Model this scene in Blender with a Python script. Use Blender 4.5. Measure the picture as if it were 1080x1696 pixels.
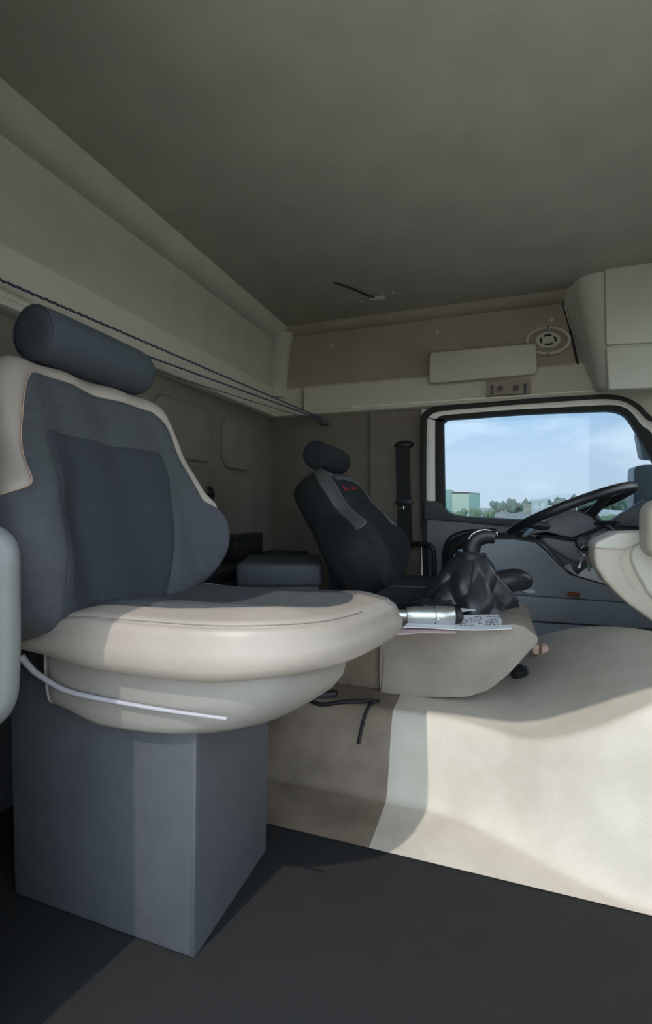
import bpy, bmesh, math, random
import numpy as np
from mathutils import Matrix, Vector

# ------------------------------------------------------------------ camera, sky, sun, exposure
scene = bpy.context.scene
C = scene.collection
for o in list(bpy.data.objects):
    bpy.data.objects.remove(o, do_unlink=True)
PI = math.pi
rnd = random.Random(7)

cam_data = bpy.data.cameras.new('camera')
cam_data.sensor_fit = 'HORIZONTAL'
cam_data.sensor_width = 36.0
cam_data.lens = 36.0 * 797.0 / 1080.0
cam_data.clip_start = 0.02
cam_data.clip_end = 2000
cam = bpy.data.objects.new('camera', cam_data)
C.objects.link(cam)
cam.location = (0, 0, 0.62)
cam.rotation_euler = (math.radians(90 - 0.72), 0, math.radians(19.2))
scene.camera = cam

scene.view_settings.view_transform = 'Standard'
scene.view_settings.look = 'None'
scene.view_settings.gamma = 1.0
scene.view_settings.use_curve_mapping = False
scene.view_settings.exposure = 1.75


def srgb(r, g, b):
    def f(c):
        c /= 255.0
        return c / 12.92 if c <= 0.04045 else ((c + 0.055) / 1.055) ** 2.4
    return (f(r), f(g), f(b), 1.0)


def make_world():
    w = bpy.data.worlds.new('sky')
    scene.world = w
    w.use_nodes = True
    nt = w.node_tree
    nt.nodes.clear()
    N = nt.nodes.new
    L = nt.links.new
    tc = N('ShaderNodeTexCoord')
    sep = N('ShaderNodeSeparateXYZ')
    L(tc.outputs['Generated'], sep.inputs[0])
    ramp = N('ShaderNodeValToRGB')
    cr = ramp.color_ramp
    cr.elements[0].position = 0.0
    cr.elements[0].color = srgb(222, 226, 226)
    cr.elements[1].position = 1.0
    cr.elements[1].color = srgb(160, 184, 208)
    e = cr.elements.new(0.10)
    e.color = srgb(218, 226, 232)
    e = cr.elements.new(0.20)
    e.color = srgb(180, 214, 230)
    e = cr.elements.new(0.42)
    e.color = srgb(180, 202, 222)
    L(sep.outputs['Z'], ramp.inputs[0])
    mp = N('ShaderNodeMapping')
    mp.inputs['Scale'].default_value = (2.2, 2.2, 5.0)
    mp.inputs['Location'].default_value = (0.35, 0.2, 0.1)
    L(tc.outputs['Generated'], mp.inputs[0])
    nz = N('ShaderNodeTexNoise')
    nz.inputs['Scale'].default_value = 1.6
    nz.inputs['Detail'].default_value = 7
    nz.inputs['Roughness'].default_value = 0.55
    L(mp.outputs[0], nz.inputs['Vector'])
    cl = N('ShaderNodeValToRGB')
    cl.color_ramp.elements[0].position = 0.50
    cl.color_ramp.elements[0].color = (0, 0, 0, 1)
    cl.color_ramp.elements[1].position = 0.68
    cl.color_ramp.elements[1].color = (1, 1, 1, 1)
    L(nz.outputs['Fac'], cl.inputs[0])
    mx = N('ShaderNodeMixRGB')
    mx.inputs[2].default_value = (1.0, 0.99, 0.97, 1)
    L(cl.outputs[0], mx.inputs[0])
    L(ramp.outputs[0], mx.inputs[1])
    bg = N('ShaderNodeBackground')
    bg.inputs['Strength'].default_value = 0.97
    L(mx.outputs[0], bg.inputs['Color'])
    out = N('ShaderNodeOutputWorld')
    L(bg.outputs[0], out.inputs['Surface'])


make_world()

sun_data = bpy.data.lights.new('sun', 'SUN')
sun_data.energy = 0.60
sun_data.angle = math.radians(0.7)
sun_data.color = (1.0, 0.955, 0.88)
sun = bpy.data.objects.new('sun', sun_data)
C.objects.link(sun)
SUN_DIR = Vector((0.11, 0.55, -0.83)).normalized()
sun.rotation_euler = SUN_DIR.to_track_quat('-Z', 'Y').to_euler()
sun.location = (-2, -4, 6)


# ------------------------------------------------------------------ materials
MATS = {}


def mat(name, col, rough=0.6, noise=0.0, nscale=20.0, bump=0.0, bscale=200.0, metal=0.0,
        spec=0.5, col2=None, kind='noise', stretch=None):
    m = bpy.data.materials.new(name)
    m.use_nodes = True
    nt = m.node_tree
    N = nt.nodes.new
    L = nt.links.new
    b = nt.nodes['Principled BSDF']
    b.inputs['Roughness'].default_value = rough
    b.inputs['Metallic'].default_value = metal
    b.inputs['Specular IOR Level'].default_value = spec
    c = srgb(*col)
    tc = N('ShaderNodeTexCoord')
    mp = N('ShaderNodeMapping')
    L(tc.outputs['Object'], mp.inputs[0])
    if stretch:
        mp.inputs['Scale'].default_value = stretch
    if noise > 0 or col2:
        nz = N('ShaderNodeTexNoise')
        nz.inputs['Scale'].default_value = nscale
        nz.inputs['Detail'].default_value = 5
        nz.inputs['Roughness'].default_value = 0.6
        L(mp.outputs[0], nz.inputs['Vector'])
        r = N('ShaderNodeValToRGB')
        r.color_ramp.elements[0].position = 0.3
        r.color_ramp.elements[1].position = 0.7
        if col2:
            r.color_ramp.elements[0].color = srgb(*col2)
            r.color_ramp.elements[1].color = c
        else:
            r.color_ramp.elements[0].color = tuple(x * (1 - noise) for x in c[:3]) + (1,)
            r.color_ramp.elements[1].color = tuple(min(1, x * (1 + noise)) for x in c[:3]) + (1,)
        L(nz.outputs['Fac'], r.inputs[0])
        L(r.outputs[0], b.inputs['Base Color'])
    else:
        b.inputs['Base Color'].default_value = c
    if bump > 0:
        if kind == 'weave':
            t = N('ShaderNodeTexVoronoi')
            t.inputs['Scale'].default_value = bscale
            L(mp.outputs[0], t.inputs['Vector'])
            h = t.outputs['Distance']
        else:
            t = N('ShaderNodeTexNoise')
            t.inputs['Scale'].default_value = bscale
            t.inputs['Detail'].default_value = 3
            L(mp.outputs[0], t.inputs['Vector'])
            h = t.outputs['Fac']
        bp = N('ShaderNodeBump')
        bp.inputs['Strength'].default_value = bump
        bp.inputs['Distance'].default_value = 0.002
        L(h, bp.inputs['Height'])
        L(bp.outputs[0], b.inputs['Normal'])
    MATS[name] = m
    return m


mat('ceiling_liner', (174, 172, 160), 0.8, 0.08, 6, 0.15, 300)
mat('cab_plastic', (190, 184, 170), 0.55, 0.05, 8, 0.08, 250)
mat('side_liner', (150, 138, 124), 0.75, 0.12, 5, 0.15, 260)
mat('rear_liner', (112, 105, 96), 0.9, 0.10, 9, 0.2, 300)
mat('pillar_liner', (116, 107, 97), 0.8, 0.10, 9, 0.2, 300)
mat('overhead_plastic', (206, 206, 194), 0.42, 0.04, 8, 0.06, 250)
mat('rubber', (20, 21, 22), 0.65, 0.1, 30)
mat('floor_rubber', (20, 20, 21), 0.85, 0.2, 25, 0.3, 120)
mat('white_paint', (240, 236, 226), 0.3, 0.03, 10)
mat('vinyl', (158, 147, 138), 0.42, 0.06, 9, 0.16, 420)
mat('vinyl_dark', (92, 92, 92), 0.5, 0.06, 9, 0.2, 420)
mat('fabric', (79, 82, 85), 0.95, 0.10, 60, 0.5, 900, spec=0.15, kind='weave')
mat('knit', (65, 69, 74), 0.95, 0.22, 420, 0.8, 520, spec=0.1, kind='weave')
mat('bolster_fabric', (80, 81, 88), 0.95, 0.08, 60, 0.4, 900, spec=0.15, kind='weave')
mat('headrest_fabric', (72, 77, 83), 0.95, 0.06, 60, 0.4, 900, spec=0.15, kind='weave')
mat('vinyl_driver', (74, 75, 76), 0.38, 0.06, 9, 0.16, 420)
mat('fabric_driver', (46, 49, 53), 0.95, 0.1, 60, 0.4, 900, spec=0.15, kind='weave')
mat('stitch', (186, 152, 132), 0.8)
mat('stitch_grey', (128, 122, 114), 0.8)
mat('base_plastic', (140, 135, 130), 0.5, 0.05, 12, 0.1, 200)
mat('base_dark', (74, 76, 82), 0.6, 0.08, 20, 0.1, 200)
mat('trim_light', (168, 166, 172), 0.5, 0.04, 10)
mat('door_grey', (158, 166, 176), 0.55, 0.05, 12, 0.12, 350)
mat('door_soft', (58, 61, 66), 0.6, 0.05, 12, 0.12, 350)
mat('black_plastic', (34, 36, 39), 0.45, 0.06, 14, 0.1, 300)
mat('wheel_leather', (32, 34, 37), 0.38, 0.05, 40, 0.12, 500)
mat('shroud_grey', (84, 87, 92), 0.5, 0.05, 12, 0.1, 300)
mat('boot_leather', (40, 42, 46), 0.33, 0.1, 12, 0.15, 160)
mat('dash_beige', (206, 196, 182), 0.5, 0.04, 10, 0.08, 300)
mat('dash_light', (214, 210, 200), 0.45, 0.03, 10, 0.06, 300)
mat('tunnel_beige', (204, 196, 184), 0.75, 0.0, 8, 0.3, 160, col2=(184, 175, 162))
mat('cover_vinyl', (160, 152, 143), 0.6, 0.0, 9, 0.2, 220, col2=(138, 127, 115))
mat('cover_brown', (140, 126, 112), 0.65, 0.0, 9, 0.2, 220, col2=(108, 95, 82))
mat('handle_grey', (112, 114, 114), 0.4, 0.03, 10)
mat('chrome', (215, 216, 218), 0.16, metal=1.0)
mat('silver', (206, 208, 206), 0.32, 0.05, 30, metal=0.9)
mat('box_grey', (70, 76, 82), 0.55, 0.05, 12, 0.1, 300)
mat('rope_blue', (36, 46, 78), 0.8)
mat('rope_pale', (96, 102, 112), 0.8)
mat('belt_web', (22, 23, 26), 0.7, 0.1, 60, 0.3, 700)
mat('red_thread', (190, 48, 38), 0.8)
mat('white_thread', (210, 212, 214), 0.8)
mat('paper_white', (236, 236, 240), 0.85, 0.02, 20)
mat('paper_pink', (214, 186, 190), 0.85, 0.03, 20)
mat('print_grey', (120, 124, 140), 0.9)
mat('soap', (222, 190, 172), 0.6, 0.06, 30)
mat('cork', (150, 86, 58), 0.8, 0.15, 60)
mat('green_plastic', (40, 176, 150), 0.25)
mat('bag_clear', (196, 196, 198), 0.3, 0.05, 30)
mat('asphalt', (176, 170, 156), 0.95, 0.1, 0.3)
mat('sand', (206, 196, 170), 0.95, 0.1, 0.2)
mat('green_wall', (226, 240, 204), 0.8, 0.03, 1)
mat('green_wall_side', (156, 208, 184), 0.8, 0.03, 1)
mat('silo_white', (250, 248, 240), 0.6, 0.03, 1)
mat('leaf_far', (126, 150, 128), 0.95, 0.2, 1.2)  # pale green, distance haze put into the leaf colour
mat('leaf_near', (132, 154, 116), 0.95, 0.2, 1.6)
mat('mirror_grey', (170, 176, 178), 0.5, 0.04, 10)  # lightened: the glass reflection over the housing is put into this grey


def glass_mat(name, tint=(0.56, 0.60, 0.605), refl=1.0):
    m = bpy.data.materials.new(name)
    m.use_nodes = True
    nt = m.node_tree
    nt.nodes.clear()
    N = nt.nodes.new
    L = nt.links.new
    tr = N('ShaderNodeBsdfTransparent')
    tr.inputs[0].default_value = tint + (1,)
    gl = N('ShaderNodeBsdfGlossy')
    gl.inputs['Roughness'].default_value = 0.0
    fr = N('ShaderNodeFresnel')
    fr.inputs['IOR'].default_value = 1.45
    mu = N('ShaderNodeMath')
    mu.operation = 'MULTIPLY'
    mu.inputs[1].default_value = refl
    L(fr.outputs[0], mu.inputs[0])
    mx = N('ShaderNodeMixShader')
    L(mu.outputs[0], mx.inputs[0])
    L(tr.outputs[0], mx.inputs[1])
    L(gl.outputs[0], mx.inputs[2])
    out = N('ShaderNodeOutputMaterial')
    L(mx.outputs[0], out.inputs['Surface'])
    MATS[name] = m


glass_mat('window_glass', (0.45, 0.51, 0.57))
glass_mat('windscreen_glass', (0.95, 0.97, 0.96))


# ------------------------------------------------------------------ helpers
def link(name, me, m, parent=None, smooth=True, autosmooth=None):
    if m:
        me.materials.append(MATS[m])
    if smooth:
        me.polygons.foreach_set('use_smooth', [True] * len(me.polygons))
        if autosmooth:
            me.set_sharp_from_angle(angle=math.radians(autosmooth))
    o = bpy.data.objects.new(name, me)
    C.objects.link(o)
    if parent:
        o.parent = parent
        if not parent.parent:
            o.matrix_parent_inverse = Matrix.Translation(-Vector(parent.location))
    return o


def tag(o, label=None, cat=None, group=None, kind=None):
    if label:
        o['label'] = label
    if cat:
        o['category'] = cat
    if group:
        o['group'] = group
    if kind:
        o['kind'] = kind
    return o


def empty(name, loc, label=None, cat=None, group=None, kind=None):
    o = bpy.data.objects.new(name, None)
    o.empty_display_size = 0.05
    o.location = loc
    C.objects.link(o)
    return tag(o, label, cat, group, kind)


def mesh(name, V, F):
    me = bpy.data.meshes.new(name)
    me.from_pydata([tuple(map(float, v)) for v in V], [], F)
    me.update()
    return me


def from_bm(name, bm):
    bmesh.ops.recalc_face_normals(bm, faces=bm.faces)
    me = bpy.data.meshes.new(name)
    bm.to_mesh(me)
    bm.free()
    return me


def box_bm(x0, x1, y0, y1, z0, z1, bevel=0.0, seg=3, bm=None):
    new = bm is None
    b = bmesh.new()
    bmesh.ops.create_cube(b, size=1.0)
    for v in b.verts:
        v.co = Vector(((x0 + x1) / 2 + v.co.x * (x1 - x0), (y0 + y1) / 2 + v.co.y * (y1 - y0), (z0 + z1) / 2 + v.co.z * (z1 - z0)))
    if bevel > 0:
        bmesh.ops.bevel(b, geom=list(b.edges), offset=bevel, segments=seg, profile=0.5, affect='EDGES', clamp_overlap=True)
    if new:
        return b
    tmp = bpy.data.meshes.new('tmp')
    b.to_mesh(tmp)
    b.free()
    bm.from_mesh(tmp)
    bpy.data.meshes.remove(tmp)
    return bm


def box(name, x0, x1, y0, y1, z0, z1, m, parent=None, bevel=0.004, seg=2):
    return link(name, from_bm(name, box_bm(x0, x1, y0, y1, z0, z1, bevel, seg)), m, parent, autosmooth=40)


def catmull(pts, n=8, closed=False):
    P = [np.array(p, float) for p in pts]
    out = []
    N = len(P)
    rng = range(N) if closed else range(N - 1)
    for i in rng:
        if closed:
            p0, p1, p2, p3 = P[(i - 1) % N], P[i], P[(i + 1) % N], P[(i + 2) % N]
        else:
            p0, p1, p2, p3 = P[max(i - 1, 0)], P[i], P[i + 1], P[min(i + 2, N - 1)]
        for k in range(n):
            t = k / n
            out.append(0.5 * ((2 * p1) + (-p0 + p2) * t + (2 * p0 - 5 * p1 + 4 * p2 - p3) * t * t + (-p0 + 3 * p1 - 3 * p2 + p3) * t ** 3))
    if not closed:
        out.append(P[-1])
    return out


def prism_bm(poly, y0, y1, bevel=0.0, seg=3, axis='Y'):
    """polygon given as (x, z) pairs, extruded along Y (or (x, y) along Z, or (y, z) along X)."""
    def mk(a, b, c):
        if axis == 'Y':
            return (a, c, b)
        if axis == 'Z':
            return (a, b, c)
        return (c, a, b)
    bm = bmesh.new()
    A = [bm.verts.new(mk(p[0], p[1], y0)) for p in poly]
    B = [bm.verts.new(mk(p[0], p[1], y1)) for p in poly]
    bm.faces.new(A)
    bm.faces.new(list(reversed(B)))
    n = len(poly)
    for i in range(n):
        bm.faces.new((A[i], A[(i + 1) % n], B[(i + 1) % n], B[i]))
    bmesh.ops.recalc_face_normals(bm, faces=bm.faces)
    if bevel > 0:
        cap = set()
        for f in bm.faces:
            if len(f.verts) == n and n != 4:
                cap.update(f.edges)
        if n == 4:
            cap = set(bm.edges)
        bmesh.ops.bevel(bm, geom=list(cap), offset=bevel, segments=seg, profile=0.5, affect='EDGES', clamp_overlap=True)
    return bm


def prism(name, poly, y0, y1, m, parent=None, bevel=0.0, seg=3, axis='Y', smooth=35):
    return link(name, from_bm(name, prism_bm(poly, y0, y1, bevel, seg, axis)), m, parent, autosmooth=smooth)


def ring_prism(name, outer, inner, y0, y1, m, parent=None, bevel=0.003):
    """frame between two matched outlines (x, z)."""
    n = len(outer)
    V = []
    for P, y in ((outer, y0), (inner, y0), (inner, y1), (outer, y1)):
        V += [(p[0], y, p[1]) for p in P]
    F = []
    for k in range(4):
        a, b = k * n, ((k + 1) % 4) * n
        for i in range(n):
            j = (i + 1) % n
            F.append((a + i, a + j, b + j, b + i))
    bm = bmesh.new()
    me = mesh('t', V, F)
    bm.from_mesh(me)
    bpy.data.meshes.remove(me)
    bmesh.ops.recalc_face_normals(bm, faces=bm.faces)
    if bevel:
        ed = [e for e in bm.edges if len(e.link_faces) == 2 and e.calc_face_angle(0) > math.radians(50)]
        bmesh.ops.bevel(bm, geom=ed, offset=bevel, segments=2, profile=0.5, affect='EDGES', clamp_overlap=True)
    return link(name, from_bm(name, bm), m, parent, autosmooth=40)


def resample(P, n, closed=True):
    P = [np.array(p, float) for p in P]
    if closed:
        P = P + [P[0]]
    d = [0]
    for a, b in zip(P, P[1:]):
        d.append(d[-1] + float(np.linalg.norm(b - a)))
    out = []
    m = n if closed else n - 1
    for k in range(n):
        t = d[-1] * k / m
        i = min(max(np.searchsorted(d, t, side='right') - 1, 0), len(P) - 2)
        u = (t - d[i]) / max(d[i + 1] - d[i], 1e-9)
        out.append(P[i] * (1 - u) + P[i + 1] * u)
    return out


def tube_data(path, r, seg=10, closed=False, rfun=None, cap=True):
    P = [np.array(p, float) for p in path]
    n = len(P)
    V, F = [], []
    up = np.array((0.0, 0.0, 1.0))
    prev = None
    for i in range(n):
        if closed:
            t = P[(i + 1) % n] - P[i - 1]
        else:
            t = P[min(i + 1, n - 1)] - P[max(i - 1, 0)]
        t = t / max(np.linalg.norm(t), 1e-9)
        if prev is None:
            a = np.cross(t, up)
            if np.linalg.norm(a) < 0.1:
                a = np.cross(t, np.array((1.0, 0, 0)))
        else:
            a = prev - t * np.dot(prev, t)
        a = a / np.linalg.norm(a)
        prev = a
        b = np.cross(t, a)
        rr = r if rfun is None else r * rfun(i / max(n - 1, 1))
        if isinstance(rr, tuple):
            ra, rb = rr
        else:
            ra = rb = rr
        for k in range(seg):
            q = 2 * PI * k / seg
            V.append(P[i] + a * ra * math.cos(q) + b * rb * math.sin(q))
    m = n if closed else n - 1
    for i in range(m):
        j = (i + 1) % n
        for k in range(seg):
            l = (k + 1) % seg
            F.append((i * seg + k, i * seg + l, j * seg + l, j * seg + k))
    if not closed and cap:
        F.append(tuple(range(seg))[::-1])
        F.append(tuple((n - 1) * seg + k for k in range(seg)))
    return V, F


def tube(name, path, r, m, parent=None, seg=10, closed=False, smooth_n=0, rfun=None):
    if smooth_n:
        path = catmull(path, smooth_n, closed)
    V, F = tube_data(path, r, seg, closed, rfun)
    return link(name, mesh(name, V, F), m, parent, autosmooth=50)


def merge(parts):
    V, F = [], []
    for v, f in parts:
        o = len(V)
        V += list(v)
        F += [tuple(i + o for i in q) for q in f]
    return V, F


def lathe_data(profile, base, axis, seg=32):
    """profile: list of (distance along axis, radius)."""
    ax = np.array(axis, float)
    ax /= np.linalg.norm(ax)
    a = np.cross(ax, (0, 0, 1.0))
    if np.linalg.norm(a) < 0.1:
        a = np.cross(ax, (1.0, 0, 0))
    a /= np.linalg.norm(a)
    b = np.cross(ax, a)
    V, F = [], []
    for d, r in profile:
        for k in range(seg):
            q = 2 * PI * k / seg
            V.append(np.array(base) + ax * d + (a * math.cos(q) + b * math.sin(q)) * max(r, 1e-5))
    for i in range(len(profile) - 1):
        for k in range(seg):
            l = (k + 1) % seg
            F.append((i * seg + k, i * seg + l, (i + 1) * seg + l, (i + 1) * seg + k))
    F.append(tuple(range(seg))[::-1])
    F.append(tuple((len(profile) - 1) * seg + k for k in range(seg)))
    return V, F


def lathe(name, profile, base, axis, m, parent=None, seg=32, smooth=40):
    V, F = lathe_data(profile, base, axis, seg)
    return link(name, mesh(name, V, F), m, parent, autosmooth=smooth)


def strips(name, rects, m, parent=None):
    """several small slanted boxes (centre, half vectors a, b, c) joined into one printed or sewn mark."""
    V, F = [], []
    for c, a, b, n in rects:
        c, a, b, n = (np.array(q, float) for q in (c, a, b, n))
        o = len(V)
        for sa in (-1, 1):
            for sb in (-1, 1):
                for sn in (-1, 1):
                    V.append(c + a * sa + b * sb + n * sn)
        F += [tuple(o + i for i in q) for q in ((0, 1, 3, 2), (4, 6, 7, 5), (0, 4, 5, 1), (2, 3, 7, 6), (0, 2, 6, 4), (1, 5, 7, 3))]
    return link(name, mesh(name, V, F), m, parent, smooth=False)


def sdf(poly, Q):
    """signed distance (positive inside) of points Q (n,2) to a closed polygon."""
    P = np.array(poly, float)
    Q = np.array(Q, float)
    A = P
    B = np.roll(P, -1, axis=0)
    best = np.full(len(Q), 1e9)
    ins = np.zeros(len(Q), bool)
    for a, b in zip(A, B):
        e = b - a
        w = Q - a
        t = np.clip((w @ e) / max(e @ e, 1e-12), 0, 1)
        d = np.linalg.norm(w - t[:, None] * e, axis=1)
        best = np.minimum(best, d)
        c = ((a[1] > Q[:, 1]) != (b[1] > Q[:, 1])) & (Q[:, 0] < (b[0] - a[0]) * (Q[:, 1] - a[1]) / (b[1] - a[1] + 1e-15) + a[0])
        ins ^= c
    return np.where(ins, best, -best)


def clip(V, T, f):
    """split a triangle mesh by the sign of a vertex field -> (positive, negative) meshes."""
    V = list(map(np.array, V))
    f = list(f)
    pos, neg = [], []
    cache = {}

    def cut(i, j):
        k = (min(i, j), max(i, j))
        if k not in cache:
            t = f[i] / (f[i] - f[j])
            V.append(V[i] * (1 - t) + V[j] * t)
            f.append(0.0)
            cache[k] = len(V) - 1
        return cache[k]
    for tri in T:
        s = [f[i] >= 0 for i in tri]
        if all(s):
            pos.append(tri)
        elif not any(s):
            neg.append(tri)
        else:
            for r in range(3):
                a, b, c = tri[r], tri[(r + 1) % 3], tri[(r + 2) % 3]
                if s[r] != s[(r + 1) % 3] and s[r] != s[(r + 2) % 3]:
                    ab, ac = cut(a, b), cut(a, c)
                    one, two = ([(a, ab, ac)], [(ab, b, c), (ab, c, ac)])
                    (pos if s[r] else neg).extend(one)
                    (neg if s[r] else pos).extend(two)
                    break
    def compact(tris):
        idx = {}
        nv, nt = [], []
        for t in tris:
            q = []
            for i in t:
                if i not in idx:
                    idx[i] = len(nv)
                    nv.append(V[i])
                q.append(idx[i])
            nt.append(tuple(q))
        return nv, nt
    return compact(pos), compact(neg)


def sm(a, b, x):
    t = np.clip((np.asarray(x, float) - a) / (b - a), 0, 1)
    return t * t * (3 - 2 * t)


# ------------------------------------------------------------------ the cab shell
floor = box('floor', -1.16, 1.02, 0.27, 2.42, -0.05, 0.0, 'floor_rubber', bevel=0.002)
tag(floor, kind='structure')

# rear wall: lower panel, pressed fields, cornice, sloping upper panel
wall_rear = empty('wall_rear', (-1.15, 1.3, 0), kind='structure')
box('lower_panel', -1.20, -1.15, 0.27, 2.45, 0.0, 1.11, 'rear_liner', wall_rear, 0.002)


def rounded_rect(a0, a1, b0, b1, r, n=6):
    out = []
    for ca, cb, s in ((a1 - r, b1 - r, 0), (a0 + r, b1 - r, 1), (a0 + r, b0 + r, 2), (a1 - r, b0 + r, 3)):
        for k in range(n + 1):
            q = PI / 2 * (s + k / n)
            out.append((ca + r * math.cos(q), cb + r * math.sin(q)))
    return out


def raised(name, poly, x, d, m, parent, bevel=0.012):
    return prism(name, poly, x - 0.01, x + d, m, parent, bevel, 3, 'X')


raised('pressed_panel', rounded_rect(1.875, 2.16, 0.79, 1.03, 0.07), -1.15, 0.016, 'rear_liner', wall_rear)
raised('pressed_panel', rounded_rect(1.42, 1.80, 0.80, 1.03, 0.06), -1.15, 0.014, 'rear_liner', wall_rear)
raised('pressed_panel', rounded_rect(0.95, 1.36, 0.80, 1.03, 0.06), -1.15, 0.014, 'rear_liner', wall_rear)
raised('pressed_panel', rounded_rect(0.48, 0.90, 0.80, 1.03, 0.06), -1.15, 0.014, 'rear_liner', wall_rear)
raised('lower_field', rounded_rect(0.45, 2.17, 0.06, 0.775, 0.04), -1.15, 0.012, 'rear_liner', wall_rear)
# cornice profile (x, z) swept along Y
corn = [(-1.20, 1.095), (-1.125, 1.095), (-1.110, 1.102), (-1.108, 1.118), (-1.116, 1.124), (-1.112, 1.135), (-1.095, 1.236), (-1.10, 1.246), (-1.20, 1.25)]
prism('cornice', corn, 0.27, 2.45, 'cab_plastic', wall_rear)
up = [(-1.20, 1.24), (-1.112, 1.240)] + [(-1.112 + 0.03 * t, 1.24 + 0.24 * t) for t in (0.3, 0.7, 1.0)]
up += [(-1.082 + 0.075 * math.sin(q), 1.48 + 0.08 * (1 - math.cos(q))) for q in (0.3, 0.6, 0.9, 1.2, PI / 2)] + [(-1.0, 1.60), (-1.20, 1.60)]
prism('upper_panel', up, 0.27, 2.45, 'ceiling_liner', wall_rear)

# ceiling
ceiling = empty('ceiling', (0, 1.3, 1.56), kind='structure')
box('roof_liner', -1.16, 1.02, 0.27, 2.42, 1.545, 1.62, 'ceiling_liner', ceiling, 0.002)
# driver-side wall
wall_left = empty('wall_left', (-0.7, 2.4, 0), kind='structure')
box('pillar_panel', -1.19, -0.335, 2.39, 2.46, 0.0, 1.11, 'pillar_liner', wall_left, 0.002)
box('pillar_ridge', -0.60, -0.565, 2.375, 2.40, 0.1, 1.09, 'pillar_liner', wall_left, 0.008)
corn2 = [(2.46, 1.095), (2.372, 1.095), (2.358, 1.102), (2.356, 1.116), (2.364, 1.122), (2.360, 1.135), (2.348, 1.236), (2.354, 1.246), (2.46, 1.25)]
prism('cornice', corn2, -1.19, 1.02, 'cab_plastic', wall_left, axis='X')
box('cornice_lip', -0.68, 0.62, 2.350, 2.372, 1.116, 1.1225, 'white_paint', wall_left, 0.002)
box('cornice_joint', -0.947, -0.944, 2.340, 2.36, 1.125, 1.245, 'pillar_liner', wall_left, 0.0)
up2 = [(2.46, 1.24), (2.362, 1.240), (2.355, 1.30), (2.345, 1.40), (2.335, 1.505)]
up2 += [(2.335 - 0.05 * math.sin(q), 1.505 + 0.045 * (1 - math.cos(q))) for q in (0.3, 0.6, 0.9, 1.2, PI / 2)] + [(2.285, 1.60), (2.46, 1.60)]
prism('upper_panel', up2, -1.19, 1.02, 'side_liner', wall_left, axis='X')
# rounded rear corner of the roof
tube('corner_fillet', [(-1.105, 2.36, 1.20), (-1.095, 2.352, 1.33), (-1.08, 2.34, 1.43), (-1.04, 2.30, 1.54)], 0.062, 'ceiling_liner', wall_left, 16, smooth_n=5)
for (x, z) in [(-0.779, 1.445), (-0.256, 1.45), (0.24, 1.441)]:
    lathe('cap', [(0, 0.010), (0.004, 0.0095), (0.007, 0.006), (0.0075, 0.0)], (x, 2.345, z), (0, -1, 0), 'cab_plastic', wall_left, 16)
box('header', -0.335, 1.02, 2.395, 2.46, 1.085, 1.11, 'white_paint', wall_left, 0.002)

# passenger side: pillar behind the open doorway, header, front pillar
wall_right = empty('wall_right', (-0.9, 0.3, 0), kind='structure')
box('rear_pillar', -1.19, -0.535, 0.28, 0.345, 0.0, 1.60, 'pillar_liner', wall_right, 0.01)
box('header', -0.55, 1.02, 0.28, 0.345, 1.36, 1.60, 'cab_plastic', wall_right, 0.01)
box('front_pillar', 0.74, 1.02, 0.28, 0.345, 0.0, 1.37, 'cab_plastic', wall_right, 0.01)
box('door_sill', -0.55, 0.80, 0.24, 0.345, -0.06, 0.012, 'rubber', wall_right, 0.006)

# front: firewall, windscreen
wall_front = empty('wall_front', (1.0, 1.3, 0), kind='structure')
box('firewall', 0.98, 1.04, 0.24, 2.44, 0.0, 0.62, 'black_plastic', wall_front, 0.004)
box('header', 0.94, 1.04, 0.24, 2.44, 1.36, 1.60, 'cab_plastic', wall_front, 0.01)
for y in (0.24, 2.36):
    box('corner_post', 0.95, 1.04, y, y + 0.09, 0.6, 1.4, 'cab_plastic', wall_front, 0.01)
window_1 = empty('window_1', (1.0, 1.3, 0.62), kind='structure')
box('windscreen_pane', 0.995, 1.0, 0.32, 2.37, 0.615, 1.365, 'windscreen_glass', window_1, 0.0)
box('windscreen_seal', 0.985, 1.01, 0.31, 2.38, 0.605, 0.625, 'rubber', window_1, 0.003)

# ------------------------------------------------------------------ driver's door
door_1 = empty('door_1', (0.2, 2.36, 0), kind='structure')
NR = 120
o1 = [(-0.319, 0.265), (-0.325, 0.44), (-0.332, 0.73), (-0.332, 1.015), (-0.327, 1.055), (-0.312, 1.074), (-0.287, 1.086), (-0.239, 1.092), (0.041, 1.098), (0.207, 1.1), (0.395, 1.097), (0.477, 1.091), (0.526, 1.076), (0.573, 1.045), (0.621, 0.989)] + [(0.70, 0.93), (0.84, 0.62), (0.86, 0.5), (0.86, 0.26)]
o2 = [(-0.299, 0.266), (-0.302, 0.44), (-0.306, 0.73), (-0.304, 1.013), (-0.298, 1.042), (-0.284, 1.058), (-0.258, 1.068), (-0.2, 1.073), (0.041, 1.078), (0.207, 1.08), (0.395, 1.081), (0.477, 1.075), (0.524, 1.061), (0.562, 1.033), (0.606, 0.982)] + [(0.67, 0.92), (0.80, 0.62), (0.82, 0.5), (0.82, 0.26)]
o3 = [(-0.259, 0.268), (-0.259, 0.441), (-0.263, 0.729), (-0.264, 1.011), (-0.261, 1.028), (-0.253, 1.04), (-0.233, 1.049), (-0.15, 1.053), (0.041, 1.056), (0.207, 1.055), (0.395, 1.053), (0.473, 1.051), (0.518, 1.039), (0.551, 1.011), (0.586, 0.958)] + [(0.635, 0.90), (0.765, 0.62), (0.785, 0.5), (0.785, 0.26)]
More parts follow.
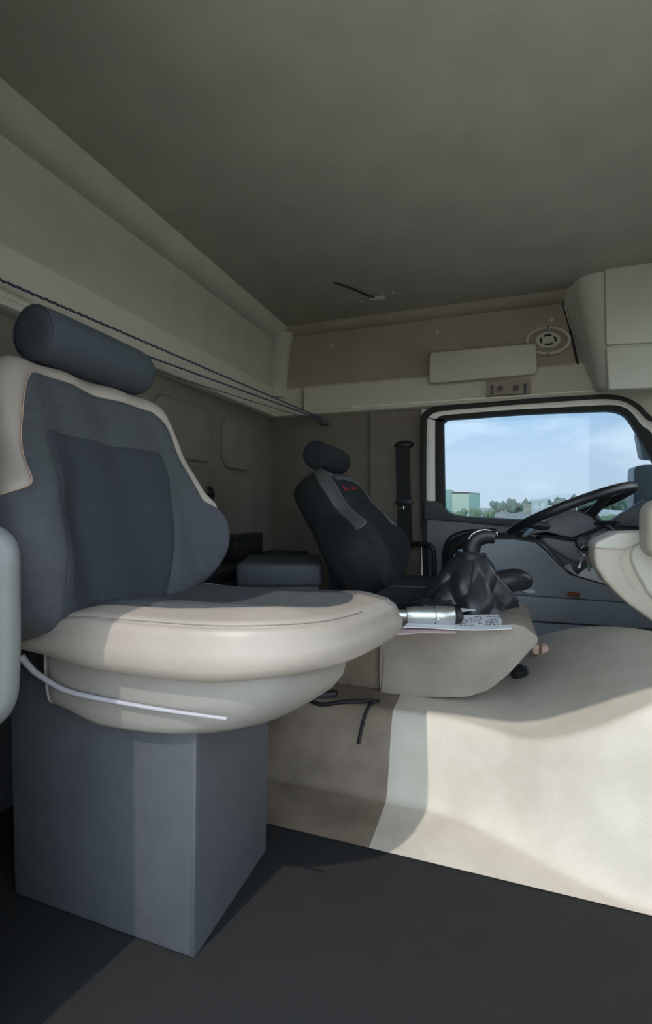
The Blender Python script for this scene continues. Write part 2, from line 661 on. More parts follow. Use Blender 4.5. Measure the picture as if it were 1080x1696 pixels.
o4 = [(-0.215, 0.568), (-0.218, 0.611), (-0.222, 0.729), (-0.227, 1.009), (-0.225, 1.02), (-0.216, 1.028), (-0.197, 1.033), (-0.075, 1.035), (0.041, 1.038), (0.207, 1.038), (0.395, 1.034), (0.471, 1.031), (0.515, 1.018), (0.544, 0.991), (0.578, 0.929)] + [(0.61, 0.86), (0.73, 0.62), (0.74, 0.57), (0.735, 0.545)]


def shrink(P, k=8):
    return [tuple(p) for p in catmull(P, k, False)]


prism('front_pillar', [tuple(p) for p in o1[9:]] + [(1.02, 0.2), (1.02, 1.115), (0.2, 1.115)], 2.365, 2.46, 'cab_plastic', wall_left, 0.003)
ring_prism('outer_seal', shrink(o1), shrink(o2), 2.335, 2.40, 'rubber', door_1, 0.003)
ring_prism('painted_frame', shrink(o2), shrink(o3), 2.352, 2.42, 'white_paint', door_1, 0.003)
ring_prism('inner_seal', shrink(o3), shrink(o4), 2.345, 2.41, 'rubber', door_1, 0.003)
gp = [tuple(p) for p in catmull(o4, 8, False)]
glass = prism('glass_pane', gp, 2.386, 2.390, 'window_glass', door_1, smooth=30)
# sill and upper trim below the glass
sill = [(-0.313, 0.646), (-0.287, 0.644), (-0.259, 0.643), (-0.236, 0.634), (-0.217, 0.609), (-0.197, 0.589), (-0.167, 0.575), (-0.113, 0.567), (0.043, 0.558), (0.209, 0.548), (0.445, 0.543)] + [(0.86, 0.545), (0.86, 0.50)] + [(0.445, 0.499), (0.084, 0.525), (-0.153, 0.547), (-0.278, 0.554), (-0.312, 0.553)]
prism('sill_trim', sill, 2.315, 2.385, 'door_soft', door_1, 0.004)
prism('window_ledge', [(-0.175, 0.579), (-0.113, 0.571), (0.043, 0.564), (0.159, 0.558), (0.159, 0.55), (0.043, 0.554), (-0.113, 0.561), (-0.175, 0.569)], 2.318, 2.38, 'shroud_grey', door_1, 0.002)
mat('door_upper', (108, 112, 117), 0.55, 0.05, 12, 0.12, 350)
prism('door_panel', [(-0.301, 0.562), (-0.153, 0.555), (0.084, 0.535), (0.445, 0.512)] + [(0.86, 0.51), (0.86, 0.02), (-0.30, 0.02)], 2.325, 2.40, 'door_upper', door_1, 0.004)
# lower pocket: three stacked mouldings with grooves between
pk = [(-0.193, 0.33), (-0.166, 0.404), (-0.107, 0.454), (-0.043, 0.474), (0.08, 0.477), (0.166, 0.464), (0.206, 0.429), (0.251, 0.38), (0.303, 0.331), (0.392, 0.308), (0.473, 0.288), (0.594, 0.252), (0.594, 0.23), (0.526, 0.233), (0.337, 0.238), (0.153, 0.239), (-0.192, 0.248)]
prism('pocket_upper', pk, 2.205, 2.255, 'door_grey', door_1, 0.005)
prism('pocket_middle', [(-0.191, 0.247), (0.153, 0.238), (0.336, 0.237), (0.523, 0.232), (0.652, 0.231), (0.653, 0.139), (0.592, 0.139), (0.381, 0.139), (0.153, 0.136), (-0.191, 0.139)], 2.185, 2.255, 'door_grey', door_1, 0.006)
prism('pocket_lower', [(-0.191, 0.133), (0.153, 0.129), (0.381, 0.132), (0.592, 0.132), (0.653, 0.132)] + [(0.69, 0.03), (-0.20, 0.03)], 2.20, 2.255, 'door_grey', door_1, 0.005)
box('pocket_back', -0.20, 0.70, 2.25, 2.33, 0.03, 0.30, 'door_soft', door_1, 0.004)
arm = [(-0.197, 2.27, 0.342), (-0.17, 2.26, 0.427), (-0.108, 2.25, 0.468), (-0.018, 2.245, 0.47), (0.081, 2.245, 0.467), (0.173, 2.25, 0.451), (0.227, 2.26, 0.397), (0.298, 2.27, 0.332), (0.403, 2.28, 0.305)]
tube('armrest', arm, 0.026, 'black_plastic', door_1, 14, smooth_n=6, rfun=lambda t: 0.7 + 0.6 * math.sin(PI * min(1, t * 1.1)))
tube('pull_handle', [(-0.21, 2.3, 0.333), (-0.207, 2.29, 0.413), (-0.182, 2.28, 0.467), (-0.129, 2.28, 0.493), (-0.058, 2.28, 0.5), (-0.006, 2.3, 0.483)], 0.016, 'black_plastic', door_1, 12, smooth_n=6)
prism('sail_panel', [(0.441, 0.541), (0.507, 0.59), (0.59, 0.647), (0.657, 0.65), (0.658, 0.526)], 2.29, 2.345, 'shroud_grey', door_1, 0.006)

# ------------------------------------------------------------------ seats
SY = 0.765                      # centre line of the passenger seat
K = 0.35                        # recline of the backrest plane
BN = np.array((1.0, 0.0, K)) / math.hypot(1, K)


def plane_x(z):
    return -0.60 - K * (z - 0.45)


bo = [(0.470, 0.50), (0.458, 0.56), (0.460, 0.60), (0.475, 0.645), (0.503, 0.70), (0.515, 0.775), (0.527, 0.828), (0.552, 0.858),
      (0.596, 0.875), (0.680, 0.885), (0.765, 0.886), (0.847, 0.880), (0.912, 0.868), (0.946, 0.838), (0.957, 0.778), (0.959, 0.703),
      (0.962, 0.650), (0.984, 0.610), (0.998, 0.568), (0.992, 0.522), (0.962, 0.478), (0.915, 0.447), (0.83, 0.425), (0.70, 0.420), (0.57, 0.425), (0.50, 0.45)]
BACK = [tuple(p) for p in catmull(bo, 6, True)]
vin = [(0.36, 0.608), (0.45, 0.621), (0.490, 0.628), (0.506, 0.640), (0.516, 0.672), (0.538, 0.731), (0.562, 0.790), (0.580, 0.822), (0.606, 0.842), (0.650, 0.848),
       (0.732, 0.845), (0.872, 0.834), (0.905, 0.821), (0.922, 0.79), (0.924, 0.74), (0.926, 0.690), (0.936, 0.645), (0.962, 0.606), (1.10, 0.555)]
VINC = [tuple(p) for p in catmull(vin, 6)]
VINYL_IN = VINC + [(1.1, 0.30), (0.36, 0.30)]
ins = [(0.596, 0.743), (0.74, 0.741), (0.884, 0.736), (0.884, 0.67), (0.862, 0.58), (0.826, 0.50), (0.78, 0.43), (0.76, 0.30), (0.53, 0.30), (0.524, 0.475), (0.541, 0.563), (0.572, 0.690)]
INSERT = ins
SEAM_R = [tuple(p) for p in catmull(ins[2:8], 6)]
SEAM_L = [tuple(p) for p in catmull(ins[8:] + [ins[0]], 6)]
SEAM_T = [tuple(p) for p in catmull(ins[:3], 8)]


def bolster(y, z):
    y = np.asarray(y, float)
    z = np.asarray(z, float)
    hw = 0.210 + 0.062 * sm(0.70, 0.58, z)
    yn = np.abs(y - 0.755) / hw
    amp = 0.020 + 0.042 * sm(0.74, 0.58, z) * (1 - 0.75 * sm(0.54, 0.44, z) * (y < 0.755))
    return amp * sm(0.50, 0.92, yn) - 0.012 * sm(0.35, 0.0, yn) + 0.008 * np.sin((z - 0.43) / 0.44 * PI)


def polyline_dist(P, Q):
    P = np.array(P, float)
    best = np.full(len(Q), 1e9)
    for a, b in zip(P, P[1:]):
        e = b - a
        w = Q - a
        t = np.clip((w @ e) / max(e @ e, 1e-12), 0, 1)
        best = np.minimum(best, np.linalg.norm(w - t[:, None] * e, axis=1))
    return best


def front_offset(Q):
    Q = np.array(Q, float)
    d = np.maximum(sdf(BACK, Q), 0)
    r = 0.036
    e = np.where(d < r, -r + np.sqrt(np.maximum(r * r - (r - d) ** 2, 0)), 0)
    off = e + bolster(Q[:, 0], Q[:, 1])
    for line, dep, w in ((VINC, 0.0045, 0.006), (SEAM_T, 0.004, 0.005), (SEAM_R, 0.005, 0.006), (SEAM_L, 0.005, 0.006)):
        off = off - dep * np.exp(-(polyline_dist(line, Q) / w) ** 2)
    return off


def back_pos(Q, off):
    Q = np.array(Q, float)
    X = plane_x(Q[:, 1])
    P = np.stack([X, Q[:, 0], Q[:, 1]], 1)
    return P + np.asarray(off)[:, None] * BN


seat = empty('passenger_seat', (-0.42, SY, 0.0),
             'near passenger seat with grey vinyl border, its cushion side in sunlight', 'seat', 'cab seats')

# --- backrest: front sheet in (y, z), cut along its seams
cen = np.array((0.755, 0.64))
B0 = np.array(resample(BACK, 220))
lam = 1 - np.concatenate([np.linspace(0, 0.06, 7)[:-1], np.linspace(0.06, 0.985, 54)])
Q, T = [], []
nb = len(B0)
for l in lam:
    Q += list(cen + (B0 - cen) * l)
for i in range(len(lam) - 1):
    for k in range(nb):
        a, b = i * nb + k, i * nb + (k + 1) % nb
        c, d = (i + 1) * nb + k, (i + 1) * nb + (k + 1) % nb
        T += [(a, b, d), (a, d, c)]
Q.append(cen)
for k in range(nb):
    T.append(((len(lam) - 1) * nb + k, (len(lam) - 1) * nb + (k + 1) % nb, len(Q) - 1))
(q_in, t_in), (q_v, t_v) = clip(Q, T, sdf(VINYL_IN, Q))
(q_c, t_c), (q_r, t_r) = clip(q_in, t_in, sdf(INSERT, q_in))
f = np.array([p[1] - (0.632 + 0.02 * (p[0] - 0.755)) for p in q_r])
(q_u, t_u), (q_b, t_b) = clip(q_r, t_r, f)
(q_bl, t_bl), (q_br, t_br) = clip(q_b, t_b, np.array([0.70 - p[0] for p in q_b]))


# shell: sides and rear
off0 = front_offset(B0)
rings = [back_pos(B0, off0)]
Bw = B0
for sc, dep in ((1.0, -0.07), (0.985, -0.10), (0.95, -0.12), (0.85, -0.13), (0.5, -0.135), (0.05, -0.135)):
    R = cen + (B0 - cen) * sc
    w = 1.0 if sc == 1.0 else 0.3
    rings.append(back_pos(R, np.full(nb, dep) + w * bolster(R[:, 0], R[:, 1]) * (0.6 if sc == 1.0 else 0.0)))
V = [p for r in rings for p in r]
F = []
for i in range(len(rings) - 1):
    for k in range(nb):
        F.append((i * nb + k, i * nb + (k + 1) % nb, (i + 1) * nb + (k + 1) % nb, (i + 1) * nb + k))
F.append(tuple((len(rings) - 1) * nb + k for k in range(nb)))
backrest = link('backrest', mesh('backrest', V, F), 'vinyl_dark', seat)
tag(backrest, 'charcoal side and rear shell of the backrest')


def sheet(name, q, t, m, parent):
    P = back_pos(q, front_offset(q))
    bm = bmesh.new()
    me = mesh('t', P, t)
    bm.from_mesh(me)
    bpy.data.meshes.remove(me)
    # orient towards the front
    bm.faces.ensure_lookup_table()
    s = sum(fc.normal.x * fc.calc_area() for fc in bm.faces)
    if s < 0:
        bmesh.ops.reverse_faces(bm, faces=bm.faces)
    me = bpy.data.meshes.new(name)
    bm.to_mesh(me)
    bm.free()
    return link(name, me, m, parent)


tag(sheet('vinyl_border', q_v, t_v, 'vinyl', backrest), 'light grey vinyl border over the shoulders')
tag(sheet('center_insert', q_c, t_c, 'knit', backrest), 'dark knitted centre panel')
tag(sheet('upper_panel', q_u, t_u, 'fabric', backrest), 'dark slate fabric upper panel')
sheet('bolster', q_bl, t_bl, 'bolster_fabric', backrest)
sheet('bolster', q_br, t_br, 'bolster_fabric', backrest)


def seam_tube(name, line, r, m, lift, parent):
    line = np.array(resample(line, 90, False))
    P = back_pos(line, front_offset(line) + lift)
    V, F = tube_data(P, r, 6)
    return link(name, mesh(name, V, F), m, parent)


st = [p for p in VINC if 0.46 < p[0] < 0.60 and p[1] < 0.835]
seam_tube('stitching', st, 0.0010, 'stitch', 0.0015, backrest)
st = [p for p in VINC if 0.60 < p[0] < 1.02 and p[1] > 0.60]
seam_tube('stitching', st, 0.0010, 'stitch_grey', 0.001, backrest)

# --- headrest roll
HX, HZ, HR = -0.765, 0.925, 0.050
prof = [(0.0, 0.001), (0.0, 0.030), (0.001, 0.040), (0.004, 0.0455), (0.008, 0.0485), (0.014, 0.050), (0.05, 0.0505), (0.15, 0.051), (0.24, 0.0505), (0.262, 0.049), (0.270, 0.046), (0.276, 0.040), (0.279, 0.03), (0.28, 0.001)]
headrest = lathe('headrest', prof, (HX, 0.628, HZ), (0, 1, -0.02), 'headrest_fabric', seat, 48, smooth=60)
circ = [(HX + 0.0475 * math.cos(q), 0.6335, HZ + 0.0475 * math.sin(q)) for q in np.linspace(0, 2 * PI, 49)[:-1]]
tube('piping', circ, 0.0022, 'bolster_fabric', headrest, 6, closed=True)
for y in (0.715, 0.815):
    tube('headrest_post', [(HX - 0.01, y, HZ - 0.03), (HX - 0.004, y, 0.83)], 0.006, 'chrome', headrest, 10)

# --- cushion
pl = [(-0.675, 0.56), (-0.672, 0.535), (-0.655, 0.522), (-0.60, 0.516), (-0.50, 0.514), (-0.40, 0.515), (-0.33, 0.520), (-0.285, 0.532), (-0.245, 0.558), (-0.215, 0.600),
      (-0.195, 0.66), (-0.183, 0.74), (-0.176, 0.83), (-0.173, 0.90), (-0.178, 0.955), (-0.20, 0.99), (-0.24, 1.006), (-0.33, 1.010), (-0.45, 1.008), (-0.60, 1.0), (-0.66, 0.985), (-0.675, 0.95)]
PLAN = [tuple(p) for p in catmull(pl, 6, True)]


def dip(x, y):
    return 0.034 * sm(-0.52, -0.68, np.asarray(x, float)) * sm(0.70, 0.56, np.asarray(y, float))


def top_z(x, y):
    x = np.asarray(x, float)
    y = np.asarray(y, float)
    z = 0.484 - 0.095 * (y - 0.52) + 0.006 * sm(-0.45, -0.2, x)
    z = z - dip(x, y)
    z = z - 0.014 * sm(0.16, 0.0, np.abs(y - 0.765)) * sm(-0.2, -0.3, x)
    return z


fab = [(-0.70, 0.580), (-0.60, 0.578), (-0.50, 0.578), (-0.42, 0.584), (-0.34, 0.604), (-0.285, 0.64), (-0.255, 0.70), (-0.243, 0.77), (-0.243, 0.84), (-0.262, 0.90), (-0.32, 0.945), (-0.42, 0.96), (-0.55, 0.957), (-0.70, 0.95)]
FAB = [tuple(p) for p in catmull(fab, 6)] + [(-0.75, 0.95), (-0.75, 0.58)]
FABC = FAB[:-2]


def cush_top(Qp):
    Qp = np.array(Qp, float)
    d = np.maximum(sdf(PLAN, Qp), 0)
    r = 0.028
    e = np.where(d < r, -r + np.sqrt(np.maximum(r * r - (r - d) ** 2, 0)), 0)
    z = top_z(Qp[:, 0], Qp[:, 1]) + e - 0.016 * sm(0.085, 0.0, d) * sm(-0.66, -0.5, Qp[:, 0])
    z = z - 0.005 * np.exp(-(polyline_dist(FABC, Qp) / 0.006) ** 2)
    z = z - 0.0025 * np.exp(-((d - 0.014) / 0.003) ** 2)
    return np.stack([Qp[:, 0], Qp[:, 1], z], 1)


c2 = np.array((-0.42, 0.765))
P0 = np.array(resample(PLAN, 220))
lam2 = 1 - np.concatenate([np.linspace(0, 0.13, 16)[:-1], np.linspace(0.13, 0.985, 36)])
Q, T = [], []
for l in lam2:
    Q += list(c2 + (P0 - c2) * l)
for i in range(len(lam2) - 1):
    for k in range(nb):
        a, b = i * nb + k, i * nb + (k + 1) % nb
        c, d = (i + 1) * nb + k, (i + 1) * nb + (k + 1) % nb
        T += [(a, b, d), (a, d, c)]
Q.append(c2)
for k in range(nb):
    T.append(((len(lam2) - 1) * nb + k, (len(lam2) - 1) * nb + (k + 1) % nb, len(Q) - 1))
(q_f, t_f), (q_o, t_o) = clip(Q, T, sdf(FAB, Q))
Vv = list(cush_top(q_o))
edge = cush_top(P0)
dips = dip(P0[:, 0], P0[:, 1])
Fv = [tuple(t) for t in t_o]
rings = []
TH = 0.080
for u_, inset in ((0.0, 0.0), (0.12, -0.0035), (0.3, -0.006), (0.55, -0.006), (0.75, -0.003), (0.88, 0.003), (0.96, 0.012), (1.0, 0.03), (1.0, 0.2)):
    sc = 1 - inset / 0.24
    R = c2 + (P0 - c2) * sc
    z = edge[:, 2] - (TH - 0.028) * u_ * (1 - 0.2 * sm(-0.36, -0.2, P0[:, 0])) + dips * u_
    rings.append(np.stack([R[:, 0], R[:, 1], z], 1))
o0 = len(Vv)
for r in rings:
    Vv += list(r)
for i in range(len(rings) - 1):
    for k in range(nb):
        Fv.append((o0 + i * nb + k, o0 + (i + 1) * nb + k, o0 + (i + 1) * nb + (k + 1) % nb, o0 + i * nb + (k + 1) % nb))
bm = bmesh.new()
me = mesh('t', Vv, Fv)
bm.from_mesh(me)
bmesh.ops.remove_doubles(bm, verts=bm.verts, dist=0.00002)
cushion = link('cushion', from_bm('cushion', bm), 'vinyl', seat)
tag(cushion, 'grey vinyl seat cushion with rolled edge')
bm = bmesh.new()
me = mesh('t', cush_top(q_f), t_f)
bm.from_mesh(me)
ins_o = link('fabric_insert', from_bm('fabric_insert', bm), 'fabric', cushion)
if sum(p.normal.z for p in ins_o.data.polygons) < 0:
    ins_o.data.flip_normals()
tag(ins_o, 'dark slate fabric top of the cushion')
dd = np.array([tuple(c2 + (p - c2) * (1 - 0.016 / np.linalg.norm(p - c2))) for p in P0])
sel = [i for i in range(nb) if dd[i][1] < 0.75 and dd[i][0] > -0.6]
sel = sorted(sel, key=lambda i: (dd[i][0] if dd[i][1] < 0.56 else dd[i][0] + dd[i][1]))
P = cush_top([dd[i] for i in sel]) + np.array((0, 0, 0.0006))
V, F = tube_data(P, 0.0009, 5)
link('stitching', mesh('stitching', V, F), 'stitch_grey', cushion)

# --- base
rings = []
for h, sx, inset in ((-0.012, 0.86, 0.05), (-0.012, 0.885, 0.022), (0.004, 0.885, 0.018), (0.03, 0.87, 0.018), (0.05, 0.84, 0.019), (0.068, 0.79, 0.021), (0.080, 0.72, 0.024), (0.086, 0.66, 0.030), (0.086, 0.5, 0.12)):
    R = c2 + (P0 - c2) * (1 - inset / 0.24)
    x = -0.66 + (R[:, 0] + 0.66) * sx
    z = edge[:, 2] + dips - (TH - 0.028) + 0.004 - h
    x = x + 0.022
    yy = 0.53 + (R[:, 1] - 0.53) * 0.56
    z = z - 0.095 * (yy - R[:, 1])
    rings.append(np.stack([x, yy, z], 1))
V = [p for q in rings for p in q]
F = []
for i in range(len(rings) - 1):
    for k in range(nb):
        F.append((i * nb + k, (i + 1) * nb + k, (i + 1) * nb + (k + 1) % nb, i * nb + (k + 1) % nb))
base = link('base_shroud', mesh('base_shroud', V, F), 'base_plastic', seat)
tl = [(-0.666, 0.528, 0.394), (-0.652, 0.528, 0.382), (-0.63, 0.528, 0.37), (-0.577, 0.528, 0.354), (-0.482, 0.528, 0.35), (-0.394, 0.528, 0.35), (-0.316, 0.528, 0.352)]
tube('edge_trim', tl, 0.0036, 'trim_light', base, 8, smooth_n=6, rfun=lambda t: 1.5 - 0.9 * t)
prism('pedestal', [(-0.728, 0.373), (-0.674, 0.354), (-0.615, 0.337), (-0.512, 0.333), (-0.417, 0.333), (-0.378, 0.333)] + [(-0.385, 0.0), (-0.72, 0.0)], 0.553, 0.78, 'base_dark', seat, 0.006)
box('slide_lever', -0.70, -0.655, 0.575, 0.60, 0.400, 0.412, 'black_plastic', seat, 0.004)

# --- driver's seat: the same seat, lower, further forward and reclined
PARTS = list(seat.children)


def copy_tree(o, parent):
    c = o.copy()
    C.objects.link(c)
    c.parent = parent
    for ch in [x for x in bpy.data.objects if x.parent == o]:
        copy_tree(ch, c)
    return c


driver = empty('driver_seat', (-0.42 + 0.155, SY + 0.955, -0.0),
               'far reclined dark driver seat with a small red mark on its backrest', 'seat', 'cab seats')
piv = Vector((-0.60, SY, 0.45))
ang = math.radians(-14)
Mrec = Matrix.Translation(piv) @ Matrix.Rotation(ang, 4, 'Y') @ Matrix.Translation(-piv)
drop = Matrix.Translation((0.0, 0, -0.095))
Minv = Matrix.Translation(-Vector(seat.location))
for p in PARTS:
    if p.name.startswith(('pedestal', 'edge_trim', 'slide_lever')):
        continue
    c = copy_tree(p, driver)
    c.matrix_parent_inverse = Minv
    if p.name.startswith(('backrest', 'headrest')):
        c.matrix_basis = Matrix.Translation((0.130, 0, -0.071)) @ Mrec
    else:
        c.matrix_basis = drop
prism('recliner_cover', [(-0.574, 0.672), (-0.539, 0.516), (-0.508, 0.341), (-0.32, 0.329), (-0.343, 0.434), (-0.403, 0.548), (-0.46, 0.655)], 1.495, 1.60, 'fabric_driver', driver, 0.02, 3)
box('pedestal', -0.48, -0.02, 1.52, 1.92, 0.0, 0.30, 'base_dark', driver, 0.01)
# driver seat: darker materials on its own mesh copies
DM = {'vinyl': 'vinyl_driver', 'fabric': 'fabric_driver', 'knit': 'fabric_driver', 'bolster_fabric': 'fabric_driver', 'headrest_fabric': 'fabric_driver', 'vinyl_dark': 'black_plastic', 'base_plastic': 'black_plastic', 'stitch': 'stitch_grey'}


def remat(o):
    if o.data and o.data.materials and o.data.materials[0].name in DM:
        o.data = o.data.copy()
        o.data.materials[0] = MATS[DM[o.data.materials[0].name]]
    for ch in [x for x in bpy.data.objects if x.parent == o]:
        remat(ch)


for ch in [x for x in bpy.data.objects if x.parent == driver]:
    remat(ch)
    if ch.name.startswith('cushion'):
        ch.data.materials[0] = MATS['fabric_driver']
        ch['label'] = 'dark seat cushion behind the gear lever'
# illegible red embroidered mark on the upper panel
dback = [x for x in bpy.data.objects if x.parent == driver and x.name.startswith('backrest')][0]
rects = []
rr = random.Random(3)
x0, x1 = 0.680, 0.860
n = 15
for i in range(n):
    y = x0 + (x1 - x0) * (i + 0.5) / n
    if i == 8:
        continue
    q = np.array([[y, 0.793 + 0.003 * math.sin(i * 1.7)]])
    p = back_pos(q, front_offset(q) + 0.006)[0]
    upv = np.array((-K, 0.0, 1.0)) / math.hypot(1, K)
    rects.append((p, upv * 0.0055 + np.array((0, 0.002, 0)), np.array((0, 0.0022, 0)), BN * 0.0006))
    if i % 2 == 0:
        rects.append((p + upv * 0.004 * (1 if i % 4 else -1), np.array((0, 0.005, 0)), upv * 0.0014, BN * 0.0006))
em = strips('red_embroidery', rects, 'red_thread', dback)
em['label'] = 'small red stitched mark on the upper panel'

# ------------------------------------------------------------------ engine tunnel and its lid
def tunnel_z(x, y):
    x = np.asarray(x, float)
    y = np.asarray(y, float)
    top = 0.165 + 0.165 * sm(0.02, 0.36, x)
    near = 1.03 - 0.13 * sm(-0.12, 0.25, x)
    far = 1.37 + 0.32 * sm(-0.06, 0.16, x) - 0.46 * sm(0.10, 0.46, x)
    e = sm(near - 0.05, near + 0.03, y) * sm(far + 0.12, far - 0.03, y)
    return 0.002 + (top - 0.002) * e


nx, ny = 180, 170
xs = np.linspace(-0.95, 0.97, nx)
ys = np.linspace(0.84, 2.12, ny)
V, F = [], []
for x in xs:
    for y in ys:
        V.append((x, y, float(tunnel_z(x, y))))
for i in range(nx - 1):
    for j in range(ny - 1):
        F.append((i * ny + j, (i + 1) * ny + j, (i + 1) * ny + j + 1, i * ny + j + 1))
tunnel = empty('engine_tunnel', (0.0, 1.3, 0.0), 'beige moulded engine tunnel rising towards the front, partly sunlit', 'engine tunnel')
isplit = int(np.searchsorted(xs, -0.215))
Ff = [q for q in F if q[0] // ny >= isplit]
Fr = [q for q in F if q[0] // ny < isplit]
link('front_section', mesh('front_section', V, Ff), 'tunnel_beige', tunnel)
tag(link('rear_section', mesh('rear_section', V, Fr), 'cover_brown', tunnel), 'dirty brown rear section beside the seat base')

cover = empty('engine_cover', (-0.1, 1.35, 0.165), 'dirty grey vinyl engine cover with papers and gear lever on top', 'cover')
cp = [tuple(p) for p in catmull([(-0.259, 0.287), (-0.24, 0.307), (-0.174, 0.321), (-0.062, 0.335), (0.024, 0.353), (0.058, 0.354), (0.078, 0.343), (0.094, 0.324), (0.068, 0.288), (0.037, 0.247), (-0.006, 0.204), (-0.035, 0.189), (-0.068, 0.177), (-0.173, 0.164), (-0.247, 0.156), (-0.26, 0.161), (-0.262, 0.23)], 4, True)]
prism('cover_shell', cp, 1.150, 1.455, 'cover_vinyl', cover, 0.014, 4)
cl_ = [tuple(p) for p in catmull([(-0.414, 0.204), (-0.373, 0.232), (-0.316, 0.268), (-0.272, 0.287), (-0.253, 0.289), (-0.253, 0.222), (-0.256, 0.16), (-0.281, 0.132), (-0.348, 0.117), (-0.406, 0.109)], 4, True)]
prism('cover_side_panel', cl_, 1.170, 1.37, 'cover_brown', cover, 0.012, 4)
tube('crease', [(-0.25, 1.152, 0.266), (-0.254, 1.15, 0.204), (-0.258, 1.15, 0.162)], 0.0022, 'cover_brown', cover, 6, smooth_n=4)

# black cables beside the seat base
def on_tunnel(P, h):
    return [(x, y, float(tunnel_z(x, y)) + h) for x, y in P]


tube('cable', on_tunnel([(-0.429, 1.057), (-0.38, 1.047), (-0.323, 1.056), (-0.284, 1.069), (-0.263, 1.084)], 0.005), 0.005, 'rubber', None, 8, smooth_n=6)
tag(bpy.context.scene.objects['cable'], 'black cable lying in the gap in front of the seat base', 'cable')
tube('cable_end', on_tunnel([(-0.249, 1.089), (-0.261, 1.067), (-0.271, 1.042), (-0.28, 1.022)], 0.004), 0.004, 'rubber', None, 8, smooth_n=6)
tag(bpy.context.scene.objects['cable_end'], 'short black cable end running down the engine tunnel side', 'cable')
o = prism('black_bracket', [(-0.399, 1.059), (-0.349, 1.081), (-0.352, 1.099), (-0.401, 1.082)], 0.160, 0.178, 'black_plastic', None, 0.003, 3, 'Z')
tag(o, 'flat black bracket tucked beside the passenger seat base', 'bracket')

# ------------------------------------------------------------------ gear lever
gear = empty('gear_lever', (-0.06, 1.36, 0.33), 'black gear lever with creased leather boot and curved grip', 'gear lever')
V, F = [], []
ng, nh = 144, 50
for j in range(nh):
    t = j / (nh - 1)
    z = 0.318 + 0.17 * t
    cx = -0.058 - 0.022 * (1 - t) ** 1.2
    cyy = 1.36
    for k in range(ng):
        q = 2 * PI * k / ng
        rx = 0.036 + 0.098 * (1 - t) ** 0.75
        ry = 0.030 + 0.080 * (1 - t) ** 0.8
        am = math.sin(PI * min(1, 0.08 + t * 0.97)) ** 0.7
        fold = 1 + 0.11 * am * (1.5 * (abs(math.sin(2.5 * q + 3.2 * t + 0.4)) - 0.6) + 1.2 * (abs(math.sin(3.5 * q - 4 * t + 1.0)) - 0.6) + 0.35 * math.sin(9 * q + 7 * t))
        sag = 1 + 0.16 * math.exp(-((t - 0.28) / 0.16) ** 2) * max(0, math.cos(q - 0.3))
        V.append((cx + rx * fold * sag * math.cos(q), cyy + ry * fold * sag * math.sin(q), z))
for j in range(nh - 1):
    for k in range(ng):
        l = (k + 1) % ng
        F.append((j * ng + k, j * ng + l, (j + 1) * ng + l, (j + 1) * ng + k))
F.append(tuple((nh - 1) * ng + k for k in range(ng)))
boot = link('boot', mesh('boot', V, F), 'boot_leather', gear)
tag(boot, 'creased black leather boot')
rim = [(-0.075 + 0.145 * math.cos(q), 1.36 + 0.105 * math.sin(q), 0.332) for q in np.linspace(0, 2 * PI, 65)[:-1]]
tube('boot_rim', rim, 0.008, 'boot_leather', gear, 8, closed=True)
lathe('boot_collar', [(0, 0.030), (0.002, 0.040), (0.016, 0.041), (0.022, 0.036), (0.024, 0.02)], (-0.058, 1.36, 0.475), (0.05, 0, 1), 'boot_leather', gear, 32)
seamp = [(-0.058 - 0.022 * (1 - t) ** 1.2 + 0.012, 1.36 - (0.030 + 0.080 * (1 - t) ** 0.8) * 1.05, 0.318 + 0.17 * t) for t in np.linspace(0.5, 1, 10)]
tube('boot_seam', seamp, 0.0016, 'rubber', boot, 6)
flap = [(-0.027, 1.4, 0.404), (0.02, 1.41, 0.41), (0.055, 1.42, 0.417), (0.077, 1.43, 0.412), (0.085, 1.44, 0.404)]
tube('boot_fold', flap, 0.030, 'boot_leather', gear, 16, smooth_n=6, rfun=lambda t: (1.0, 0.8) if False else (1.15 - 0.55 * t ** 3))
grip = [(-0.056, 1.36, 0.478), (-0.056, 1.36, 0.505), (-0.048, 1.36, 0.525), (-0.031, 1.36, 0.537), (-0.011, 1.36, 0.541), (0.006, 1.36, 0.539)]
tube('grip', grip, 0.024, 'wheel_leather', gear, 18, smooth_n=6, rfun=lambda t: 1.0 - 0.12 * t + (0 if t < 0.97 else -0.35))
ringp = [(-0.063, 1.345, 0.531), (-0.054, 1.344, 0.544), (-0.039, 1.344, 0.553), (-0.022, 1.345, 0.557), (-0.005, 1.346, 0.554), (0.007, 1.348, 0.549), (0.01, 1.35, 0.542)]
tube('chrome_band', ringp, 0.0022, 'chrome', gear, 8, smooth_n=6)

